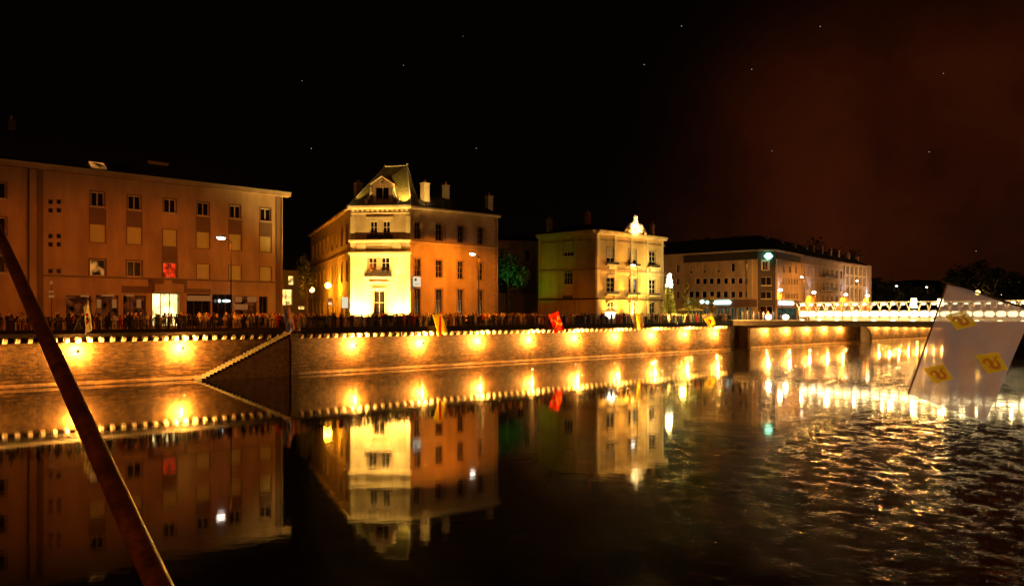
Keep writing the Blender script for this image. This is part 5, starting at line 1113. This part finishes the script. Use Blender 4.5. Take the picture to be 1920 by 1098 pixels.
# street sign post
def signpost(x, ytop, d, plates, lb):
    q_ = at(x, ytop, d); root = empty('sign_post', (q_.x, q_.y, DECK), lb, 'street sign'); m = MB(); m.tube([(q_.x, q_.y, DECK), tuple(q_)], 0.04, 8); m.build('post', 'iron_worn', root)
    for y, w_, h_, mm in plates:
        v = at(x, y, d); m = MB(); m.box(v.x - w_ / 2, v.y - 0.10, v.z - h_ / 2, v.x + w_ / 2, v.y - 0.06, v.z + h_ / 2); m.build('plate', mm, root)
signpost(97, 528, 84, ((530, 0.35, 0.35, 'sign_orange'), (546.5, 0.5, 0.2, 'sign_orange'), (555.5, 0.6, 0.3, 'sign_orange')), 'post with three small traffic plates before the left end of the shop building')
signpost(619, 556, 104, ((562, 0.6, 0.45, 'sign_orange'), (569, 0.45, 0.3, 'sign_pale')), 'post with small plates beside the nearer orange globe lamp')
# parked cars between the crowd, one with headlights on
def car(s, t, rz, m_, lb, lights=False):
    q = W(s, t, DECK); root = empty('parked_car', q, lb, 'car', 'cars standing behind the quay railing'); c, s2 = math.cos(rz), math.sin(rz); f_ = lambda a, b, z: Vector((q.x + a * c - b * s2, q.y + a * s2 + b * c, DECK + z))
    m = MB(f_); lo = [(-2.05, 0.25), (-2.05, 0.7), (-1.85, 0.86), (-1.2, 0.93), (-0.65, 1.38), (0.9, 1.4), (1.6, 0.98), (2.0, 0.86), (2.05, 0.3)]
    m.prism([(x, -0.82, z) for x, z in lo], [(x, 0.82, z) for x, z in lo]); b_ = m.build('body', m_, root)
    bv = b_.modifiers.new('bevel', 'BEVEL'); bv.width = 0.07; bv.segments = 2
    m = MB(f_)
    for y in (-0.835, 0.835): m.face([(-1.05, y, 0.95), (-0.6, y, 1.3), (0.85, y, 1.32), (1.4, y, 0.98)])
    m.face([(-1.17, -0.7, 0.96), (-1.17, 0.7, 0.96), (-0.70, 0.65, 1.36), (-0.70, -0.65, 1.36)]); m.build('window', 'glass_dark', root, clean=False)
    for x in (-1.3, 1.25):
        for y in (-0.8, 0.8): m = MB(f_); m.tube([(x, y - 0.09, 0.31), (x, y + 0.09, 0.31)], 0.31, 16); m.build('wheel', 'iron', root)
    for y in (-0.6, 0.6): m = MB(f_); m.ell((-2.05, y, 0.62), (0.08, 0.2, 0.13)); m.build('headlight', 'lamp_white' if lights else 'frame_white', root)
    if lights: light('headlight_light', f_(-2.3, 0, 0.6), 60, (1, 0.95, 0.85), root, 0.1)
mat('car_white', (0.7, 0.68, 0.62), 0.3, 0.03, 1.0, spec=0.6); mat('car_silver', (0.35, 0.34, 0.33), 0.3, 0.03, 1.0, metal=0.5, spec=0.6)
car(onW(612, 78.5)[0], 78.5, R(95), 'car_white', 'white car with its headlights on, left of the corner house', True)
car(onW(585, 77.2)[0], 77.2, YAW, 'car_silver', 'silver car side on, left of the car with headlights')
car(onW(650, 77.6)[0], 77.6, YAW, 'car_white', 'pale car side on, before the orange-lit street')

# ================================================================== the crowd
PC = {'black': (0.02, 0.02, 0.022), 'navy': (0.03, 0.04, 0.09), 'brown': (0.10, 0.06, 0.035), 'grey': (0.16, 0.15, 0.15), 'cream': (0.62, 0.55, 0.42), 'white': (0.75, 0.73, 0.68), 'red': (0.5, 0.04, 0.02), 'orange': (0.6, 0.20, 0.04), 'blue': (0.10, 0.16, 0.38)}
for k_, c_ in PC.items(): mat('coat_' + k_, c_, 0.9, 0.12, 4.0)
mat('skin_light', (0.92, 0.70, 0.52), 0.6, 0.05, 3.0); mat('skin_tan', (0.76, 0.52, 0.36), 0.6, 0.05, 3.0)
mat('denim', (0.06, 0.08, 0.14), 0.9, 0.15, 4.0); mat('dark_trousers', (0.03, 0.028, 0.028), 0.9, 0.1, 4.0)
mat('hair_dark', (0.02, 0.013, 0.01), 0.6, 0.2, 8.0); mat('hair_brown', (0.09, 0.05, 0.025), 0.6, 0.2, 8.0); mat('hair_fair', (0.38, 0.26, 0.12), 0.6, 0.2, 8.0)
POSES = {'arms down': [((.19, 0, 1.40), (.24, .02, 1.13), (.25, -.06, .90), (.25, -.09, .80))] * 2,
         'leaning forward': [((.19, 0, 1.40), (.27, -.12, 1.18), (.16, -.36, 1.14), (.12, -.44, 1.13))] * 2,
         'arm raised': [((.19, 0, 1.41), (.34, -.05, 1.60), (.30, -.12, 1.86), (.30, -.13, 1.95)), ((.19, 0, 1.40), (.24, .02, 1.13), (.25, -.06, .90), (.25, -.09, .80))],
         'holding up camera': [((.19, 0, 1.40), (.30, -.22, 1.36), (.13, -.32, 1.58), (.08, -.33, 1.63))] * 2,
         'arms folded': [((.19, 0, 1.40), (.26, -.04, 1.14), (.06, -.22, 1.16), (-.02, -.23, 1.18))] * 2}
def person_mesh(pose, turn):
    vs_ = [(0, 0, .95), (0, .01, 1.15), (0, 0, 1.34), (0, 0, 1.47), (0, -.01, 1.55), (0, -.02, 1.64), (0, -.02, 1.70)]
    rd = [(.155, .115), (.135, .10), (.165, .11), (.055, .055), (.068, .082), (.085, .10), (.055, .07)]
    ed = [(0, 1), (1, 2), (2, 3), (3, 4), (4, 5), (5, 6)]
    i = len(vs_); vs_.append((0, -.115, 1.605)); rd.append((.016, .02)); ed.append((5, i))
    for sx, arm in zip((1, -1), POSES[pose]):
        i = len(vs_); prev = 2
        for q, r_ in zip(arm, (.062, .045, .032, .03)):
            vs_.append((q[0] * sx, q[1], q[2])); rd.append((r_, r_)); ed.append((prev, len(vs_) - 1)); prev = len(vs_) - 1
        for fx in (-.03, 0, .03):                                  # hand: palm and fingers
            vs_.append((arm[3][0] * sx + fx * sx, arm[3][1] - .02, arm[3][2] + (.07 if arm[3][2] > 1.3 else -.07))); rd.append((.011, .011)); ed.append((prev, len(vs_) - 1))
        prev = 0
        for q, r_ in zip(((.10, 0, .88), (.105, -.02, .50), (.11, .01, .09), (.12, -.13, .035)), (.088, .06, .042, .035)):
            vs_.append((q[0] * sx, q[1], q[2])); rd.append((r_, r_)); ed.append((prev, len(vs_) - 1)); prev = len(vs_) - 1
    me = bpy.data.meshes.new('person'); me.from_pydata(vs_, ed, []); o = bpy.data.objects.new('tmp_person', me); col.objects.link(o)
    sk = o.modifiers.new('skin', 'SKIN'); sd_ = me.skin_vertices[0].data
    for k2, r_ in enumerate(rd): sd_[k2].radius = r_
    sd_[0].use_root = True
    ss_ = o.modifiers.new('sub', 'SUBSURF'); ss_.levels = 1; ss_.render_levels = 1
    dg = bpy.context.evaluated_depsgraph_get(); out = bpy.data.meshes.new_from_object(o.evaluated_get(dg)); out.name = 'person'
    bpy.data.objects.remove(o)
    hands = [(a[2][0] * sx, a[2][1], a[2][2]) for sx, a in zip((1, -1), POSES[pose])]
    for p_ in out.polygons:
        c_ = p_.center; p_.use_smooth = True
        hd = min((Vector(h_) - c_).length for h_ in hands)
        tipd = min((Vector((a[3][0] * sx, a[3][1], a[3][2])) - c_).length for sx, a in zip((1, -1), POSES[pose]))
        near_head = c_.z > 1.485 and abs(c_.x) < 0.13 and c_.y > -0.2
        p_.material_index = 1 if near_head or tipd < 0.085 else (0 if c_.z > .86 else (3 if c_.z < .07 else 2))
    return out
def hair_mesh(long_):
    m = MB(); n = 12
    for j in range(5 if not long_ else 7):
        def ring(jj):
            th = jj / 5 * 1.75; r_ = math.sin(min(th, 1.6))
            z = 1.655 + .105 * math.cos(th) - (0.055 * max(0, jj - 5))
            return [(.094 * r_ * math.cos(a), -.012 + .112 * r_ * math.sin(a) + .014, z + (0.03 * max(0, -math.sin(a)) if th > 1.0 else 0)) for a in [2 * math.pi * q / n for q in range(n)]]
        a_, b_ = ring(j), ring(j + 1)
        for q in range(n):
            if j >= 3 and math.sin(2 * math.pi * (q + .5) / n) < -0.35: continue
            m.face([a_[q], a_[(q + 1) % n], b_[(q + 1) % n], b_[q]])
    o = m.build('hair', 'hair_dark', None, smooth=True, clean=False); me = o.data; bpy.data.objects.remove(o); return me
rnd = random.Random(11)
base_m = {k_: person_mesh(k_, 0) for k_ in POSES}; hairs = {}
for lg in (0, 1):
    for hm in ('hair_dark', 'hair_brown', 'hair_fair'):
        h0 = hair_mesh(lg); h0.materials.clear(); h0.materials.append(MATS[hm]); hairs[lg, hm] = h0
cache = {}; LBS = set()
def person(s, t, z, pose, coat, sec, scale=1.0, group='crowd lining the quay'):
    tr = rnd.choice(('denim', 'dark_trousers')); sk_ = rnd.choice(('skin_light', 'skin_light', 'skin_tan')); key = (pose, coat, tr, sk_)
    young = 'child' if scale < 0.85 else 'person'
    for k_ in range(40):
        lg = rnd.random() < 0.4; hm = rnd.choice(('hair_dark', 'hair_dark', 'hair_brown', 'hair_fair'))
        if k_ > 12: coat = rnd.choice(list(PC)); key = None
        lb = f"{hm.split('_')[1]}-haired {young} in {coat}, {pose}, {sec}"
        if lb not in LBS: break
    key = (pose, coat, tr, sk_)
    if key not in cache:
        me = base_m[pose].copy(); me.materials.clear()
        for mm in ('coat_' + coat, sk_, tr, 'coat_black'): me.materials.append(MATS[mm])
        cache[key] = me
    o = bpy.data.objects.new('person', cache[key]); col.objects.link(o); o.location = W(s, t, z); o.rotation_euler[2] = YAW + rnd.uniform(-.5, .5); o.scale = (scale * rnd.uniform(.95, 1.15), scale, scale * rnd.uniform(.90, 1.06))
    LBS.add(lb); tag(o, lb, 'person', group)
    h_ = bpy.data.objects.new('hair', hairs[int(lg), hm]); col.objects.link(h_); h_.parent = o
    return o
SECS = ((24, 'behind the railing under the left shop windows'), (31, 'before the brightly lit shop'), (37, 'beside the lamp post of the shop building'), (43.5, 'above the stone steps'), (52, 'between the blue banner and the corner house'),
        (60, 'before the white front of the corner house'), (69, 'behind the yellow banner'), (78, 'right of the lamp post at the corner house'), (88, 'before the dim back house'), (98, 'around the banner with gold keys'), (106, 'before the ornate house'), (116, 'near the grey and yellow banner'), (127, 'before the office block'))
def sec_of(s):
    for lim, nm in SECS:
        if s < lim: return nm
    return 'beyond the footbridge landing'
coats = ['black'] * 4 + ['navy'] * 3 + ['brown'] * 3 + ['grey'] * 3 + ['cream'] * 3 + ['white', 'white', 'red', 'orange', 'blue', 'orange']
s = 15.0; cnt = 0
while s < 126.5:
    left = s < 42
    front = (76.9 if left else 75.0)
    for row in range(3):
        dens = (0.97, 0.82, 0.5)[row]
        if left and row == 2: dens = 0.35
        if rnd.random() > dens: continue
        t = front + row * 0.75 + rnd.uniform(-.2, .25); ss = s + rnd.uniform(-.25, .25)
        pose = rnd.choice(list(POSES)) if row == 0 else rnd.choice(('arms down', 'arms folded', 'holding up camera', 'arms down', 'arm raised' if rnd.random() < .25 else 'arms folded'))
        if rnd.random() < .06: pose = 'arm raised'
        person(ss, t, DECK if t > 75.35 or left else 4.625, pose, rnd.choice(coats), sec_of(ss), 0.98 if row else rnd.choice((0.96, 0.96, 0.96, 0.74))); cnt += 1
    s += 0.86 if s < 100 else 0.95
# the packed rows farther back, too many to single out
def low_person(mb, s0, t0, z0, k, sk_i, coat_i, leg_i, hair_i):
    f0 = mb.fn; yw = rnd.uniform(-.6, .6); c_, s_ = math.cos(yw), math.sin(yw); mb.fn = lambda a, b, c: W(s0 + (a * c_ - b * s_) * k, t0 + (a * s_ + b * c_) * k, z0 + c * k)
    mb.mi = leg_i; mb.tube([(-.1, 0, 0), (-.1, 0, .5), (-.09, 0, .9)], [.05, .065, .09], 5); mb.tube([(.1, 0, 0), (.1, 0, .5), (.09, 0, .9)], [.05, .065, .09], 5)
    mb.mi = coat_i; mb.tube([(0, 0, .84), (0, 0, 1.1), (0, 0, 1.36), (0, 0, 1.46)], [.16, .15, .19, .06], 8)
    up_ = rnd.random() < .12
    for sx in (-1, 1): mb.tube([(.19 * sx, 0, 1.4), (.25 * sx, -.06, 1.14), ((.1 if up_ else .2) * sx, -.24 if up_ else -.16, 1.6 if up_ else .98)], [.06, .05, .035], 5)
    mb.mi = sk_i; mb.tube([(0, 0, 1.44), (0, -.01, 1.52)], [.055, .06], 6); mb.ell((0, -.02, 1.62), (.08, .095, .115), 8, 6)
    mb.mi = hair_i; mb.ell((0, .02, 1.66), (.09, .10, .10), 8, 5); mb.fn = f0
cm = ['skin_light', 'skin_tan', 'coat_black', 'coat_navy', 'coat_brown', 'coat_grey', 'coat_cream', 'coat_orange', 'coat_red', 'denim', 'dark_trousers', 'hair_dark', 'hair_brown', 'coat_white']
mb = MB(W)
for i in range(640):
    s0 = rnd.uniform(15, 132) if i % 3 else rnd.uniform(40, 125)
    t0 = (78.9 if s0 < 42 else 77.0) + rnd.random() ** 1.3 * 4.5
    if abs(s0 - 50.5) < 3.4 and t0 < 80.5: continue
    low_person(mb, s0, t0, DECK, rnd.uniform(.93, 1.08), rnd.choice((0, 0, 1)), rnd.choice((2, 2, 3, 3, 4, 4, 5, 5, 6, 7, 8, 13)), rnd.choice((9, 10)), rnd.choice((11, 11, 12)))
tag(mb.build('crowd', cm, clean=False, smooth=True), 'dense crowd packed behind the front rows along the quay', 'crowd', kind='stuff')
# people on the footbridge landing
for t in (73.4, 72.6, 71.9, 71.2, 70.2, 69.4, 68.7, 67.9, 66.8): person(126.6 + rnd.uniform(0, 1.2), t, 5.14, rnd.choice(('arms down', 'leaning forward', 'arms folded')), rnd.choice(('white', 'cream', 'white', 'grey')), 'standing on the footbridge landing', 1.0, 'people on the footbridge landing'); cnt += 1
